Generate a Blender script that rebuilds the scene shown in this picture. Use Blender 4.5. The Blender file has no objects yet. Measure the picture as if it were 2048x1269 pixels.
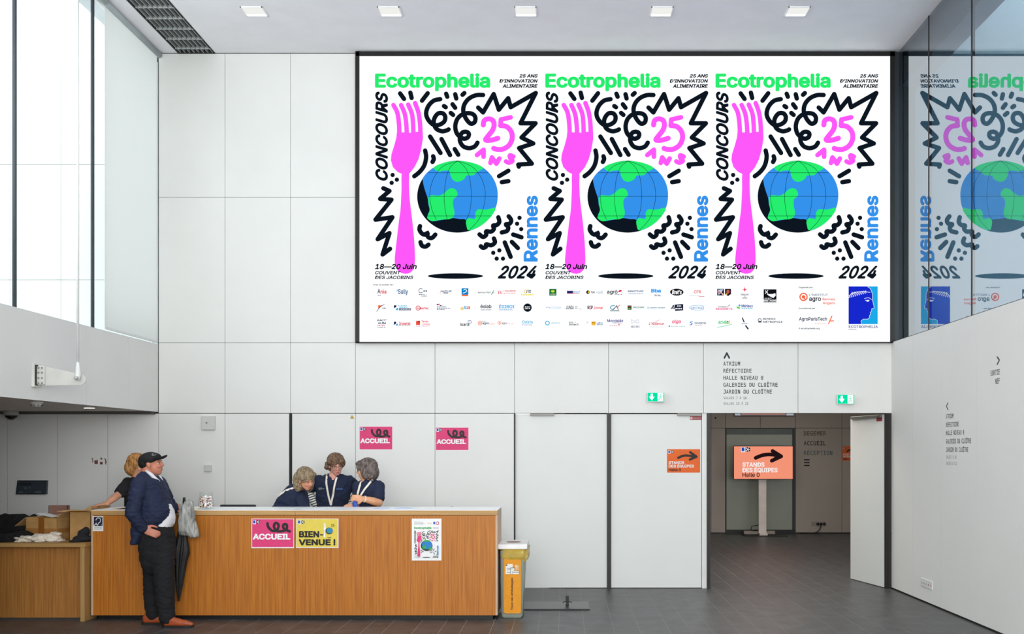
import bpy, bmesh, math, random
from mathutils import Vector, Matrix, noise
R = random.Random(7)
SC = bpy.context.scene
COL = SC.collection
F = 2040.0          # focal length in pixels of the 2048-wide frame
CX, CY, EYE = 1130.0, 903.0, 1.7
YW = 12.61          # the panelled back wall
YH = 21.02          # far wall of the hall behind the doors
XL, XR, XG = -5.03, 4.036, 4.113
ZC = 6.627
def P(px, py, Y): return Vector(((px-CX)*Y/F, Y, EYE-(py-CY)*Y/F))
def PX(px, Y): return (px-CX)*Y/F
def PZ(py, Y): return EYE-(py-CY)*Y/F

# ---------------------------------------------------------------- camera, sky, lights, exposure
cam = bpy.data.cameras.new('camera'); co = bpy.data.objects.new('camera', cam); COL.objects.link(co)
co.location = (0, 0, EYE); co.rotation_euler = (math.pi/2, 0, 0)
cam.sensor_width = 36; cam.lens = 36*F/2048; cam.shift_x = -(CX-1024)/2048; cam.shift_y = (CY-634.5)/2048
cam.clip_end = 200; SC.camera = co
w = bpy.data.worlds.new('overcast_sky'); SC.world = w; w.use_nodes = True
nt = w.node_tree; bg = nt.nodes['Background']
bg.inputs[0].default_value = (0.97, 0.985, 1.0, 1); bg.inputs[1].default_value = 1.9
def area(name, loc, rot, sx, sy, power, col=(1, 1, 1)):
    l = bpy.data.lights.new(name, 'AREA'); l.shape = 'RECTANGLE'; l.size = sx; l.size_y = sy; l.energy = power; l.color = col
    o = bpy.data.objects.new(name, l); COL.objects.link(o); o.location = loc; o.rotation_euler = rot; return o
area('fill_behind_camera', (1.4, -3.6, 3.0), (math.radians(90), 0, 0), 7.0, 3.6, 940, (1.0, 1.0, 0.99))  # large fill panel added behind the camera; no front glazing is built
area('overhead_fill', (1.4, 4.6, 6.5), (math.radians(24), 0, 0), 4.6, 3.4, 120, (1.0, 0.995, 0.98))  # unseen fill lamp added just under the closed ceiling
area('daylight_left_windows', (-5.6, 5.4, 4.9), (math.radians(108), 0, math.radians(-90)), 7.6, 3.2, 290, (0.97, 0.99, 1.0))
area('hall_door_fill', (2.4, 14.6, 3.1), (0, 0, 0), 2.4, 2.4, 85, (1.0, 0.93, 0.86))  # added fill that brightens the open door leaf; no fixture is modelled
area('hall_back_fill', (4.2, 18.5, 3.1), (0, 0, 0), 3.0, 2.0, 34, (1.0, 0.94, 0.88))  # second added fill, lifts the far end of the hall
area('gallery_fill', (4.3, 7.4, 4.3), (math.radians(90), 0, math.radians(-90)), 7.5, 2.0, 620, (0.95, 0.98, 1.0))  # added fill behind the tinted panes, aimed away from the room
vs = SC.view_settings; vs.view_transform = 'Standard'; vs.look = 'None'; vs.gamma = 1; vs.exposure = -0.13; vs.use_curve_mapping = False
SC.cycles.max_bounces = 8; SC.cycles.diffuse_bounces = 4; SC.cycles.glossy_bounces = 4; SC.cycles.transmission_bounces = 8
SC.cycles.transparent_max_bounces = 12; SC.cycles.caustics_reflective = False; SC.cycles.caustics_refractive = False
SC.cycles.sample_clamp_indirect = 4

# ---------------------------------------------------------------- materials
def lin(c):
    return tuple((x/255/12.92 if x/255 <= 0.04045 else ((x/255+0.055)/1.055)**2.4) for x in c)
MATS = {}
def mat(name, c, rough=0.6, var=0.05, scale=6, bump=0.0, metal=0.0, stretch=(1, 1, 1), c2=None, alpha=None, trans=0, ior=1.45, spec=0.5, bscale=None, coat=0, sss=0):
    if name in MATS: return MATS[name]
    m = bpy.data.materials.new(name); m.use_nodes = True; MATS[name] = m
    nt = m.node_tree; b = nt.nodes['Principled BSDF']
    tc = nt.nodes.new('ShaderNodeTexCoord'); mp = nt.nodes.new('ShaderNodeMapping'); mp.inputs['Scale'].default_value = stretch
    nz = nt.nodes.new('ShaderNodeTexNoise'); nz.inputs['Scale'].default_value = scale; nz.inputs['Detail'].default_value = 4
    nt.links.new(tc.outputs['Object'], mp.inputs[0]); nt.links.new(mp.outputs[0], nz.inputs['Vector'])
    rp = nt.nodes.new('ShaderNodeValToRGB'); l = lin(c)
    lo = tuple(x*(1-var) for x in l) if c2 is None else lin(c2)
    hi = tuple(min(1, x*(1+var)) for x in l) if c2 is None else l
    rp.color_ramp.elements[0].color = (*lo, 1); rp.color_ramp.elements[1].color = (*hi, 1)
    rp.color_ramp.elements[0].position = 0.35; rp.color_ramp.elements[1].position = 0.65
    nt.links.new(nz.outputs['Fac'], rp.inputs[0]); nt.links.new(rp.outputs[0], b.inputs['Base Color'])
    b.inputs['Roughness'].default_value = rough; b.inputs['Metallic'].default_value = metal
    b.inputs['IOR'].default_value = ior; b.inputs['Specular IOR Level'].default_value = spec
    if trans: b.inputs['Transmission Weight'].default_value = trans
    if coat: b.inputs['Coat Weight'].default_value = coat
    if alpha is not None: b.inputs['Alpha'].default_value = alpha
    if sss: b.inputs['Subsurface Weight'].default_value = sss; b.inputs['Subsurface Radius'].default_value = (0.02, 0.008, 0.004)
    if bump:
        n2 = nt.nodes.new('ShaderNodeTexNoise'); n2.inputs['Scale'].default_value = bscale or scale*4; n2.inputs['Detail'].default_value = 5
        nt.links.new(mp.outputs[0], n2.inputs['Vector'])
        bp = nt.nodes.new('ShaderNodeBump'); bp.inputs['Strength'].default_value = bump; bp.inputs['Distance'].default_value = 0.01
        nt.links.new(n2.outputs['Fac'], bp.inputs['Height']); nt.links.new(bp.outputs[0], b.inputs['Normal'])
    return m
def emi(name, c, s=1.0, sample=False):
    if name in MATS: return MATS[name]
    m = bpy.data.materials.new(name); m.use_nodes = True; MATS[name] = m
    nt = m.node_tree; nt.nodes.remove(nt.nodes['Principled BSDF'])
    e = nt.nodes.new('ShaderNodeEmission'); e.inputs[0].default_value = (*lin(c), 1); e.inputs[1].default_value = s*1.095   # the exposure is 0.13 stops down
    nt.links.new(e.outputs[0], nt.nodes['Material Output'].inputs[0])
    if not sample: m.cycles.emission_sampling = 'NONE'
    return m
def wood(name, c, c2, rough=0.5, axis=2):
    if name in MATS: return MATS[name]
    st = [55, 55, 55]; st[axis] = 1.6
    m = mat(name, c, rough, c2=c2, scale=1.2, stretch=tuple(st), bump=0.08, bscale=4)
    return m
def paint(c): return mat('print_%02x%02x%02x' % tuple(c), c, 0.6, var=0.03, scale=20)

wall_m = mat('white_lacquered_panel', (229, 229, 226), 0.55, var=0.015, scale=1.5, bump=0.02, bscale=60)
wallr_m = mat('white_plaster', (230, 229, 226), 0.75, var=0.012, scale=1.2)
ceil_m = mat('white_acoustic_plaster', (238, 236, 240), 0.9, var=0.02, scale=3, bump=0.05, bscale=120)
gap_m = mat('shadow_gap', (60, 60, 58), 0.9)
black_m = mat('black_metal', (9, 9, 10), 0.45)
bronze_m = mat('dark_bronze_metal', (34, 25, 21), 0.45)
white_m = mat('white_metal', (228, 229, 226), 0.4, var=0.02)
hallw_m = mat('taupe_panel', (168, 158, 148), 0.6, var=0.03, scale=1.5)
oak_m = wood('oak_veneer', (192, 119, 36), (165, 95, 24), 0.45)
oakl_m = wood('oak_edge', (196, 156, 100), (178, 138, 84), 0.5, axis=0)
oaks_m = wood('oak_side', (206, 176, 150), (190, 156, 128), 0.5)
lam_m = mat('white_laminate', (246, 248, 250), 0.3, var=0.01)
card_m = mat('cardboard', (178, 138, 84), 0.85, var=0.08, scale=12, bump=0.1, bscale=60)
cardl_m = mat('cardboard_inside', (205, 168, 110), 0.85, var=0.05, scale=12)
tape_m = mat('brown_packing_tape', (140, 86, 34), 0.3, var=0.05)

# ---------------------------------------------------------------- object helpers
ORG = {}
def tag(o, label=None, cat=None, group=None, kind=None):
    if label: o['label'] = label
    if cat: o['category'] = cat
    if group: o['group'] = group
    if kind: o['kind'] = kind
    return o
def empty(name, loc, label=None, cat=None, group=None, kind=None):
    o = bpy.data.objects.new(name, None); COL.objects.link(o); o.location = loc; o.empty_display_size = 0.1
    ORG[o.name] = Vector(loc); return tag(o, label, cat, group, kind)
def link(name, me, parent=None, mats=None):
    o = bpy.data.objects.new(name, me); COL.objects.link(o)
    if mats:
        for m in (mats if isinstance(mats, (list, tuple)) else [mats]): me.materials.append(m)
    if parent is not None:
        off = ORG.get(parent.name, Vector((0, 0, 0)))
        if off.length > 1e-9: me.transform(Matrix.Translation(-off))
        o.parent = parent; ORG[o.name] = off
    else: ORG[o.name] = Vector((0, 0, 0))
    return o
def rebase(o):
    """move the origin of a one-mesh thing to the bottom centre of its bounding box"""
    vs_ = [v.co for v in o.data.vertices]
    c = Vector(((min(v.x for v in vs_)+max(v.x for v in vs_))/2, (min(v.y for v in vs_)+max(v.y for v in vs_))/2, min(v.z for v in vs_)))
    o.data.transform(Matrix.Translation(-c)); o.location = c; ORG[o.name] = c.copy(); return o
def bm2(name, bm, m, parent=None, smooth=False):
    me = bpy.data.meshes.new(name); bm.to_mesh(me); bm.free()
    if smooth:
        for p in me.polygons: p.use_smooth = True
    return link(name, me, parent, m)
def bbox(bm, x0, x1, y0, y1, z0, z1, bev=0.0, rot=None):
    vs_ = []
    for z in (min(z0, z1), max(z0, z1)):
        for y in (min(y0, y1), max(y0, y1)):
            for x in (min(x0, x1), max(x0, x1)): vs_.append(bm.verts.new((x, y, z)))
    fs = [bm.faces.new([vs_[i] for i in f]) for f in ((0, 2, 3, 1), (4, 5, 7, 6), (0, 1, 5, 4), (2, 6, 7, 3), (0, 4, 6, 2), (1, 3, 7, 5))]
    if rot is not None:
        c = sum((v.co for v in vs_), Vector())/8
        bmesh.ops.rotate(bm, verts=vs_, cent=c, matrix=rot)
    if bev:
        es = list({e for f in fs for e in f.edges})
        bmesh.ops.bevel(bm, geom=es, offset=bev, segments=2, affect='EDGES', profile=0.5)
def box(name, x0, x1, y0, y1, z0, z1, m, parent=None, bev=0.0, rot=None):
    bm = bmesh.new(); bbox(bm, x0, x1, y0, y1, z0, z1, bev, rot); return bm2(name, bm, m, parent)
def frame_of(d):
    d = Vector(d).normalized(); a = Vector((0, 0, 1)) if abs(d.z) < 0.9 else Vector((1, 0, 0))
    s = d.cross(a).normalized(); return d, s, s.cross(d).normalized()
def tube_bm(bm, pts, rads, n=12, caps=True):
    pts = [Vector(p) for p in pts]
    if not isinstance(rads, (list, tuple)): rads = [rads]*len(pts)
    rings = []; _, s, u = frame_of(pts[1]-pts[0])
    for i, p in enumerate(pts):
        d = (pts[min(i+1, len(pts)-1)]-pts[max(i-1, 0)]).normalized()
        s = (s-d*s.dot(d)).normalized(); u = s.cross(d)
        rings.append([bm.verts.new(p+(s*math.cos(t)+u*math.sin(t))*rads[i]) for t in [2*math.pi*k/n for k in range(n)]])
    for a, b in zip(rings, rings[1:]):
        for k in range(n): bm.faces.new((a[k], a[(k+1) % n], b[(k+1) % n], b[k]))
    if caps: bm.faces.new(rings[0][::-1]); bm.faces.new(rings[-1])
def tube(name, pts, rads, m, parent=None, n=12, smooth=True):
    bm = bmesh.new(); tube_bm(bm, pts, rads, n); bmesh.ops.recalc_face_normals(bm, faces=bm.faces); return bm2(name, bm, m, parent, smooth)
def lathe(name, prof, c, m, parent=None, n=32, axis=None):
    bm = bmesh.new(); rings = []
    d, s, u = (Vector((0, 0, 1)), Vector((1, 0, 0)), Vector((0, 1, 0))) if axis is None else frame_of(axis)
    for r, z in prof:
        rings.append([bm.verts.new(Vector(c)+d*z+(s*math.cos(t)+u*math.sin(t))*max(r, 1e-4)) for t in [2*math.pi*k/n for k in range(n)]])
    for a, b in zip(rings, rings[1:]):
        for k in range(n): bm.faces.new((a[k], a[(k+1) % n], b[(k+1) % n], b[k]))
    bm.faces.new(rings[0][::-1]); bm.faces.new(rings[-1]); bmesh.ops.recalc_face_normals(bm, faces=bm.faces)
    return bm2(name, bm, m, parent, True)
def prism_xz(name, pts, y0, y1, m, parent=None):
    """pts = list of (x,z), extruded from y0 to y1"""
    bm = bmesh.new(); a = [bm.verts.new((x, y0, z)) for x, z in pts]; b = [bm.verts.new((x, y1, z)) for x, z in pts]
    n = len(pts); bm.faces.new(a); bm.faces.new(b[::-1])
    for i in range(n): bm.faces.new((a[i], b[i], b[(i+1) % n], a[(i+1) % n]))
    bmesh.ops.recalc_face_normals(bm, faces=bm.faces); return bm2(name, bm, m, parent)

# ---------------------------------------------------------------- flat print: fonts and shapes
try:
    MONO = bpy.data.fonts.load(bpy.utils.system_resource('DATAFILES', path='fonts')+'/DejaVuSansMono.woff2')
except Exception:
    MONO = None
TC = {}; NB = {}
try:
    SANS = bpy.data.fonts.load(bpy.utils.system_resource('DATAFILES', path='fonts')+'/Inter.woff2')
except Exception:
    SANS = None
def glyphs(s, bold=0.0, shear=0.0, mono=False):
    k = (s, bold, shear, mono)
    if k in TC: return TC[k]
    cu = bpy.data.curves.new('t', 'FONT'); cu.body = s; cu.shear = shear; cu.resolution_u = 3
    if mono and MONO: cu.font = MONO
    elif SANS: cu.font = SANS
    o = bpy.data.objects.new('t', cu); COL.objects.link(o)
    dg = bpy.context.evaluated_depsgraph_get(); me = bpy.data.meshes.new_from_object(o.evaluated_get(dg))
    vv = [(v.co.x, v.co.y) for v in me.vertices]; ff = [tuple(p.vertices) for p in me.polygons]
    bpy.data.objects.remove(o); bpy.data.curves.remove(cu); bpy.data.meshes.remove(me)
    if bold:      # heavier strokes: the same outline laid down again, shifted all round
        n = len(vv); V = list(vv); Q = list(ff)
        for j in range(12):
            dx, dy = bold*math.cos(j*math.pi/6), bold*math.sin(j*math.pi/6); Q += [tuple(i+len(V) for i in f) for f in ff]; V += [(x+dx, y+dy) for x, y in vv]
        NB[k] = n; vv, ff = V, Q
    TC[k] = (vv, ff); return TC[k]
class Canvas:
    """flat print laid on a plane; fn maps (u, v, layer) to a point, u to the right and v downwards"""
    def __init__(s, fn, mk, k=0): s.fn = fn; s.mk = mk; s.V = []; s.Fc = []; s.M = []; s.mats = []; s.k = k
    def _m(s, c):
        m = s.mk(c) if isinstance(c, tuple) else c
        if m not in s.mats: s.mats.append(m)
        return s.mats.index(m)
    def add(s, pts, faces, c, bump=True):
        if bump: s.k += 1
        b = len(s.V); s.V += [s.fn(q_[0], q_[1], s.k+(q_[2] if len(q_) > 2 else 0)) for q_ in pts]; mi = s._m(c)
        for f in faces: s.Fc.append([b+i for i in f]); s.M.append(mi)
    def poly(s, pts, c):
        from mathutils.geometry import tessellate_polygon
        s.add(pts, tessellate_polygon([[Vector((u, v, 0)) for u, v in pts]]), c)
    def spoly(s, pts, c):
        """closed outline with rounded corners"""
        q = []; n = len(pts)
        for i in range(n):
            p0, p1, p2, p3 = pts[i-1], pts[i], pts[(i+1) % n], pts[(i+2) % n]
            for j in range(5):
                t = j/5
                q.append(tuple(0.5*((2*p1[a])+(-p0[a]+p2[a])*t+(2*p0[a]-5*p1[a]+4*p2[a]-p3[a])*t*t+(-p0[a]+3*p1[a]-3*p2[a]+p3[a])*t**3) for a in (0, 1)))
        s.poly(q, c)
    def rect(s, u0, v0, u1, v1, c): s.add([(u0, v0), (u1, v0), (u1, v1), (u0, v1)], [(0, 1, 2, 3)], c)
    def ell(s, cu, cv, ru, rv, c, n=28): s.add([(cu+ru*math.cos(2*math.pi*i/n), cv+rv*math.sin(2*math.pi*i/n)) for i in range(n)], [tuple(range(n))], c)
    def ring(s, cu, cv, r, w_, c, n=24):
        p = []
        for i in range(n):
            a = 2*math.pi*i/n; p += [(cu+r*math.cos(a), cv+r*math.sin(a)), (cu+(r-w_)*math.cos(a), cv+(r-w_)*math.sin(a))]
        s.add(p, [(2*i, 2*i+1, (2*i+3) % (2*n), (2*i+2) % (2*n)) for i in range(n)], c)
    def stroke(s, pts, w_, c, smooth=True, cap=True):
        if smooth and len(pts) > 2:
            q = []
            for i in range(len(pts)-1):
                p0 = pts[max(i-1, 0)]; p1 = pts[i]; p2 = pts[i+1]; p3 = pts[min(i+2, len(pts)-1)]
                for j in range(6):
                    t = j/6
                    q.append(tuple(0.5*((2*p1[a])+(-p0[a]+p2[a])*t+(2*p0[a]-5*p1[a]+4*p2[a]-p3[a])*t*t+(-p0[a]+3*p1[a]-3*p2[a]+p3[a])*t**3) for a in (0, 1)))
            q.append(pts[-1]); pts = q
        h = w_/2; s.k += 1; V = []; Fs = []
        if smooth and len(pts) > 2:      # one ribbon with round ends
            n = len(pts)
            for i, (x, y) in enumerate(pts):
                a, b = pts[max(i-1, 0)], pts[min(i+1, n-1)]; L = math.hypot(b[0]-a[0], b[1]-a[1]) or 1e-9; nx, ny = -(b[1]-a[1])/L*h, (b[0]-a[0])/L*h; z = 0.8*i/n
                V += [(x+nx, y+ny, z), (x-nx, y-ny, z)]
                if i: Fs.append((2*i-2, 2*i, 2*i+1, 2*i-1))
            if cap:
                for (x, y), (xb, yb), z in ((pts[0], pts[1], 0), (pts[-1], pts[-2], 0.8*(n-1)/n)):
                    a0 = math.atan2(y-yb, x-xb); b = len(V); V += [(x+h*math.cos(a0+math.pi*(j/8-0.5)), y+h*math.sin(a0+math.pi*(j/8-0.5)), z) for j in range(9)]; Fs.append(tuple(range(b, b+9)))
            s.add(V, Fs, c, False); return
        for i, (x, y) in enumerate(pts):
            z0_ = 0.06*(i % 2)
            if cap or 0 < i < len(pts)-1:
                b = len(V); n = 12; V += [(x+h*math.cos(2*math.pi*j/n), y+h*math.sin(2*math.pi*j/n), 0.12+z0_) for j in range(n)]; Fs.append(tuple(range(b, b+n)))
            if i+1 < len(pts):
                x2, y2 = pts[i+1]; L = math.hypot(x2-x, y2-y) or 1e-9; nx, ny = -(y2-y)/L*h, (x2-x)/L*h
                b = len(V); V += [(x+nx, y+ny, z0_*0.5), (x2+nx, y2+ny, z0_*0.5), (x2-nx, y2-ny, z0_*0.5), (x-nx, y-ny, z0_*0.5)]; Fs.append((b, b+1, b+2, b+3))
        s.add(V, Fs, c, False)
    def text(s, t, u0, v0, u1, v1, c, bold=0.0, shear=0.0, rot=0, mono=False):
        """fit the lettering's own bounding box to the rectangle; rot=90 reads bottom to top"""
        vv, ff = glyphs(t, bold, shear, mono)
        if not vv: return
        xa = min(v[0] for v in vv); xb = max(v[0] for v in vv); ya = min(v[1] for v in vv); yb = max(v[1] for v in vv)
        q = []
        nb = NB.get((t, bold, shear, mono), len(vv))
        for i, (x, y) in enumerate(vv):
            a = (x-xa)/(xb-xa or 1); b = (y-ya)/(yb-ya or 1)
            q.append((u0+a*(u1-u0), v1-b*(v1-v0), 0.07*(i//nb)) if not rot else (u0+(1-b)*(u1-u0), v1-a*(v1-v0), 0.07*(i//nb)))
        s.add(q, ff, c)
    def cut(s, name, parent=None):
        """close the piece drawn so far as a part of its own and go on with the next layer"""
        o = s.build(name, parent); s.V = []; s.Fc = []; s.M = []; s.mats = []; return o
    def build(s, name, parent=None):
        me = bpy.data.meshes.new(name); me.from_pydata([tuple(v) for v in s.V], [], s.Fc); me.update()
        for m in s.mats: me.materials.append(m)
        for i, p in enumerate(me.polygons): p.material_index = s.M[i]
        return link(name, me, parent)
def front(Y, step=0.0004, base=0.0006):
    return lambda u, v, k: ((u-CX)*Y/F, Y-base-step*k, EYE-(v-CY)*Y/F)
def zoomed(fn, sc, ox, oy): return lambda u, v, k: fn(u/sc+ox, v/sc+oy, k)
LED = {}
def led(c): return emi('led_%02x%02x%02x' % tuple(c), c, 1.0)
# ================================================================ structure
def struct(o): o['kind'] = 'structure'; return o
def panels(root, cells, Y, th, m, gap=0.0026):
    """cells are (px0, px1, py0, py1) on the plane Y"""
    for a, b, c, d in cells:
        box('panel', PX(a, Y)+gap, PX(b, Y)-gap, Y, Y+th, PZ(d, Y)+gap, PZ(c, Y)-gap, m, root)
zl, z3, zs = PZ(827, YW), PZ(686, YW), PZ(395, YW)
# back wall: dark backing with openings, white panels set in front of it
xo = PX(1029, YW)
bm = bmesh.new()
bbox(bm, -8.6, XL-0.02, YW+0.02, YW+0.22, 0, 2.95); bbox(bm, XL-0.02, xo, YW+0.02, YW+0.22, 0, ZC+0.3); bbox(bm, xo, XR+0.3, YW+0.02, YW+0.22, zl+0.004, ZC+0.3)
wall_back = struct(bm2('wall_back', bm, gap_m))
cells = []
for a, b in ((317, 450), (450, 581), (581, 711)): cells += [(a, b, 107.5, 395), (a, b, 395, 686)]
for a, b in ((317, 450), (450, 581), (581, 711), (711, 870), (870, 1029), (1029, 1217), (1217, 1407), (1407, 1596), (1596, 1786)): cells.append((a, b, 686, 827))
for a, b in ((-90, 15), (15, 114.5), (114.5, 215.5), (215.5, 317), (317, 450), (450, 578.5), (584, 711), (711, 870), (870, 1028)): cells.append((a, b, 827.6, 1177))
panels(wall_back, cells, YW, 0.02, wall_m)
box('black_post', PX(578.7, YW), PX(583.8, YW), YW+0.004, YW+0.03, 0, zl, black_m, wall_back)
# low soffit on the left and the room shell
XW = -8.5
struct(box('ceiling_1', XW, XL-0.021, -4, YW+0.02, 2.19, 2.4, mat('soffit_grey', (226, 216, 208), 0.8), None))
struct(box('ceiling_2', PX(430, YW), XG+2.8, 1.5, YW+0.3, ZC, ZC+0.25, ceil_m))
box('panel', XL-0.3, PX(357, YW), -4, YW+0.3, ZC, ZC+0.25, ceil_m, bpy.data.objects['ceiling_2'])
box('panel', PX(357, YW), PX(430, YW), -4, 7.6, ZC, ZC+0.25, ceil_m, bpy.data.objects['ceiling_2'])
box('panel', PX(430, YW), XG+2.8, -4, 1.49, ZC, ZC+0.25, ceil_m, bpy.data.objects['ceiling_2'])
struct(box('wall_left', XW-0.2, XW, -4, YW+0.3, 0, 2.4, wallr_m))
# white parapet above the soffit
up = struct(box('wall_left_upper', XL-0.32, XL-0.02, -4, YW, 2.41, 3.02, gap_m))
ys = [-4, 6.4, 7.4, 8.45] + [F*5.03/(1130-p) for p in (70, 172.6, 257, 317)]
for a, b in zip(ys, ys[1:]): box('panel', XL-0.02, XL, a+0.003, min(b, YW)-0.003, 2.186, 3.02, wallr_m, up)
# right wall and its panels
wr = struct(box('wall_right', XR+0.02, XR+0.25, -4, YW+0.02, 0, 3.045, gap_m))
ys = [-4, 5.5, 6.4, 7.3, 8.2] + [F*4.036/(p-1130) for p in (2036, 1952.8, 1883.5, 1825.5)] + [YW]
for a, b in zip(ys, ys[1:]): box('panel', XR, XR+0.02, a+0.0015, b-0.0015, 0.018, 3.05, wallr_m, wr)
box('panel', XR, XG+2.8, -4, YW, 3.045, 3.05, wallr_m, wr)

# ---- floor: slate strips laid towards the back of the hall
grout_m = mat('pale_floor_joint', (140, 139, 135), 0.8, var=0.1, scale=20)
slate_m = mat('dark_slate', (80, 80, 81), 0.4, var=0.28, scale=5, bump=0.1, bscale=40, c2=(62, 62, 63))
floor = struct(box('floor', -8.6, 8.2, -4, YH+0.3, -0.1, -0.0012, grout_m))
planks = []; x = -7.8; row = 0; rr = random.Random(3)
while x < 8.0:
    wd = rr.choice((0.2, 0.245, 0.28)); y = -4+rr.random()*1.0
    while y < YH:
        L = rr.uniform(0.8, 1.5); planks.append((x, x+wd, y, min(y+L, YH))); y += L
    x += wd
def inview(p):
    xc, yc = (p[0]+p[1])/2, p[3]
    if yc < 9.25: return False
    px = CX+xc*F/yc; py = CY+1.7*F/yc
    if not (-60 < px < 2110): return False
    if yc > YW and not (1390 < px < 1770): return False
    if yc <= YW and xc > XR+0.05: return False
    if xc < -5.0 or (xc < PX(180, 10.17) and p[2] > 10.2): return False
    if -4.7 < xc < -0.75 and 10.35 < p[2] and p[3] < YW+1: return False
    return True
vis = sorted([p for p in planks if inview(p)], key=lambda p: p[2])[:295]; vset = set(vis)
g = 0.003; pm = {}
for p in vis:
    box('floor_plank', p[0]+g, p[1]-g, p[2]+0.0012, p[3]-0.0012, -0.03, 0.0, slate_m, floor)
bm = bmesh.new()
for p in planks:
    if p not in vset and not (p[0] > XR+0.3 and p[3] < YW) and not (p[0] < 0 and p[2] > YW+0.3): bbox(bm, p[0]+g, p[1]-g, p[2]+0.0012, p[3]-0.0012, -0.03, 0.0)
bm2('far_planks', bm, slate_m, floor)['kind'] = 'stuff'

# ---- windows on the left, above the parapet
glass_m = mat('clear_glass', (236, 244, 244), 0.02, var=0.0, trans=1.0, ior=1.05)
def mixglass(name, tint, ior, rough=0.0):
    m = bpy.data.materials.new(name); m.use_nodes = True; nt = m.node_tree; nt.nodes.remove(nt.nodes['Principled BSDF'])
    tr = nt.nodes.new('ShaderNodeBsdfTransparent'); tr.inputs[0].default_value = (*lin(tint), 1)
    gl = nt.nodes.new('ShaderNodeBsdfGlossy'); gl.inputs['Roughness'].default_value = rough; gl.inputs[0].default_value = (0.92, 0.97, 1.0, 1)
    fr = nt.nodes.new('ShaderNodeFresnel'); fr.inputs[0].default_value = ior; mx = nt.nodes.new('ShaderNodeMixShader')
    ge = nt.nodes.new('ShaderNodeNewGeometry'); sb = nt.nodes.new('ShaderNodeMath'); sb.operation = 'SUBTRACT'; sb.inputs[0].default_value = 1.0; ml = nt.nodes.new('ShaderNodeMath'); ml.operation = 'MULTIPLY'
    nt.links.new(ge.outputs['Backfacing'], sb.inputs[1]); nt.links.new(fr.outputs[0], ml.inputs[0]); nt.links.new(sb.outputs[0], ml.inputs[1])   # one reflection per pane
    nt.links.new(ml.outputs[0], mx.inputs[0]); nt.links.new(tr.outputs[0], mx.inputs[1]); nt.links.new(gl.outputs[0], mx.inputs[2])
    nt.links.new(mx.outputs[0], nt.nodes['Material Output'].inputs[0]); return m
winglass = mixglass('window_glass', (245, 250, 250), 1.25)
mull_m = mat('anthracite_mullion', (38, 42, 52), 0.5)
ym = [4.9, 6.4, 7.95, F*5.03/(1130-50.5), F*5.03/(1130-203.5), YW-0.005]
for i, (a, b) in enumerate(zip(ym, ym[1:])):
    wdw = struct(empty('window_%d' % (i+1), (XL-0.1, (a+b)/2, 3.02)))
    box('pane', XL-0.1, XL-0.092, a, b, 3.02, ZC-0.02, winglass, wdw)
    if i < 4: box('mullion', XL-0.115, XL-0.085, b-0.012, b+0.012, 3.02, ZC, mull_m, wdw)
struct(box('trim_1', XL-0.06, XL+0.0, YW-0.045, YW-0.004, 3.02, ZC-0.12, mat('pale_window_edge', (235, 243, 245), 0.4)))
struct(box('trim_2', XL-0.06, XL+0.02, -4, YW-0.004, ZC-0.035, ZC-0.001, white_m))
struct(box('wall_left_glazing_head', XL-0.3, XL-0.02, -4, 4.85, 3.02, ZC, wallr_m))
# outside: a pale facade seen through the window, and the roof of the low wing
ext_m = mat('pale_facade', (246, 248, 247), 0.8, var=0.01)
fac = struct(box('wall_outside', -14, XL-0.35, 14.05, 14.3, 0.5, PZ(122, 14.0), gap_m)); Yo = 14.0
for a, b in ((-700, -330), (-330, -105), (-105, 20), (20, 122), (122, 340)):
    for c, d in ((122, 329.5), (329.5, 560), (560, 800)):
        box('panel', PX(a, Yo)+0.003, PX(b, Yo)-0.003, Yo, Yo+0.05, PZ(d, Yo)+0.003, PZ(c, Yo)-0.003, ext_m, fac)
struct(box('roof_low_wing', -14, XL-0.32, -4, 14.0, 2.7, 2.95, ext_m))

struct(box('left_light_blocker', XL-0.2, XL-0.02, -4, 8.7, 0, 2.188, wallr_m))  # unseen wall added to keep the front light from under the soffit
# ---- right: frameless glazing above the wall, a gallery behind it
fg = mixglass('blue_tinted_glazing', (200, 216, 222), 5.5)
yg = [3.4, 4.6, 5.8, 7.0, 8.15, 9.3, F*XG/(1943.5-1130), F*XG/(1857.5-1130), YW+0.02]
yg[5] = yg[6]-1.2
for i, (a, b) in enumerate(zip(yg, yg[1:])):
    gp = struct(empty('window_%d' % (i+11), (XG, (a+b)/2, 3.05)))
    box('pane', XG, XG+0.012, a+0.006, b-0.006, 3.05, ZC, fg, gp)
    box('joint', XG-0.004, XG+0.03, b-0.011, b+0.011, 3.05, ZC, mat('dark_silicone', (16, 18, 26), 0.5), gp)
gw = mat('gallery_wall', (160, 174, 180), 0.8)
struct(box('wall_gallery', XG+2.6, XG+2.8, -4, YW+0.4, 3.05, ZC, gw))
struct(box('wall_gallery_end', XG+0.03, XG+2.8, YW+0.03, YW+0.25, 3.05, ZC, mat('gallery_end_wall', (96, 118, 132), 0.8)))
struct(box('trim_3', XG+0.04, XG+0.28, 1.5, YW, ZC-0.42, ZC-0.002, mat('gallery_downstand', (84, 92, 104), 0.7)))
struct(box('trim_4', PX(1787, YW), XG+0.005, YW-0.035, YW+0.02, 3.05, ZC, mat('dark_blue_grey_metal', (44, 50, 56), 0.4)))

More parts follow.
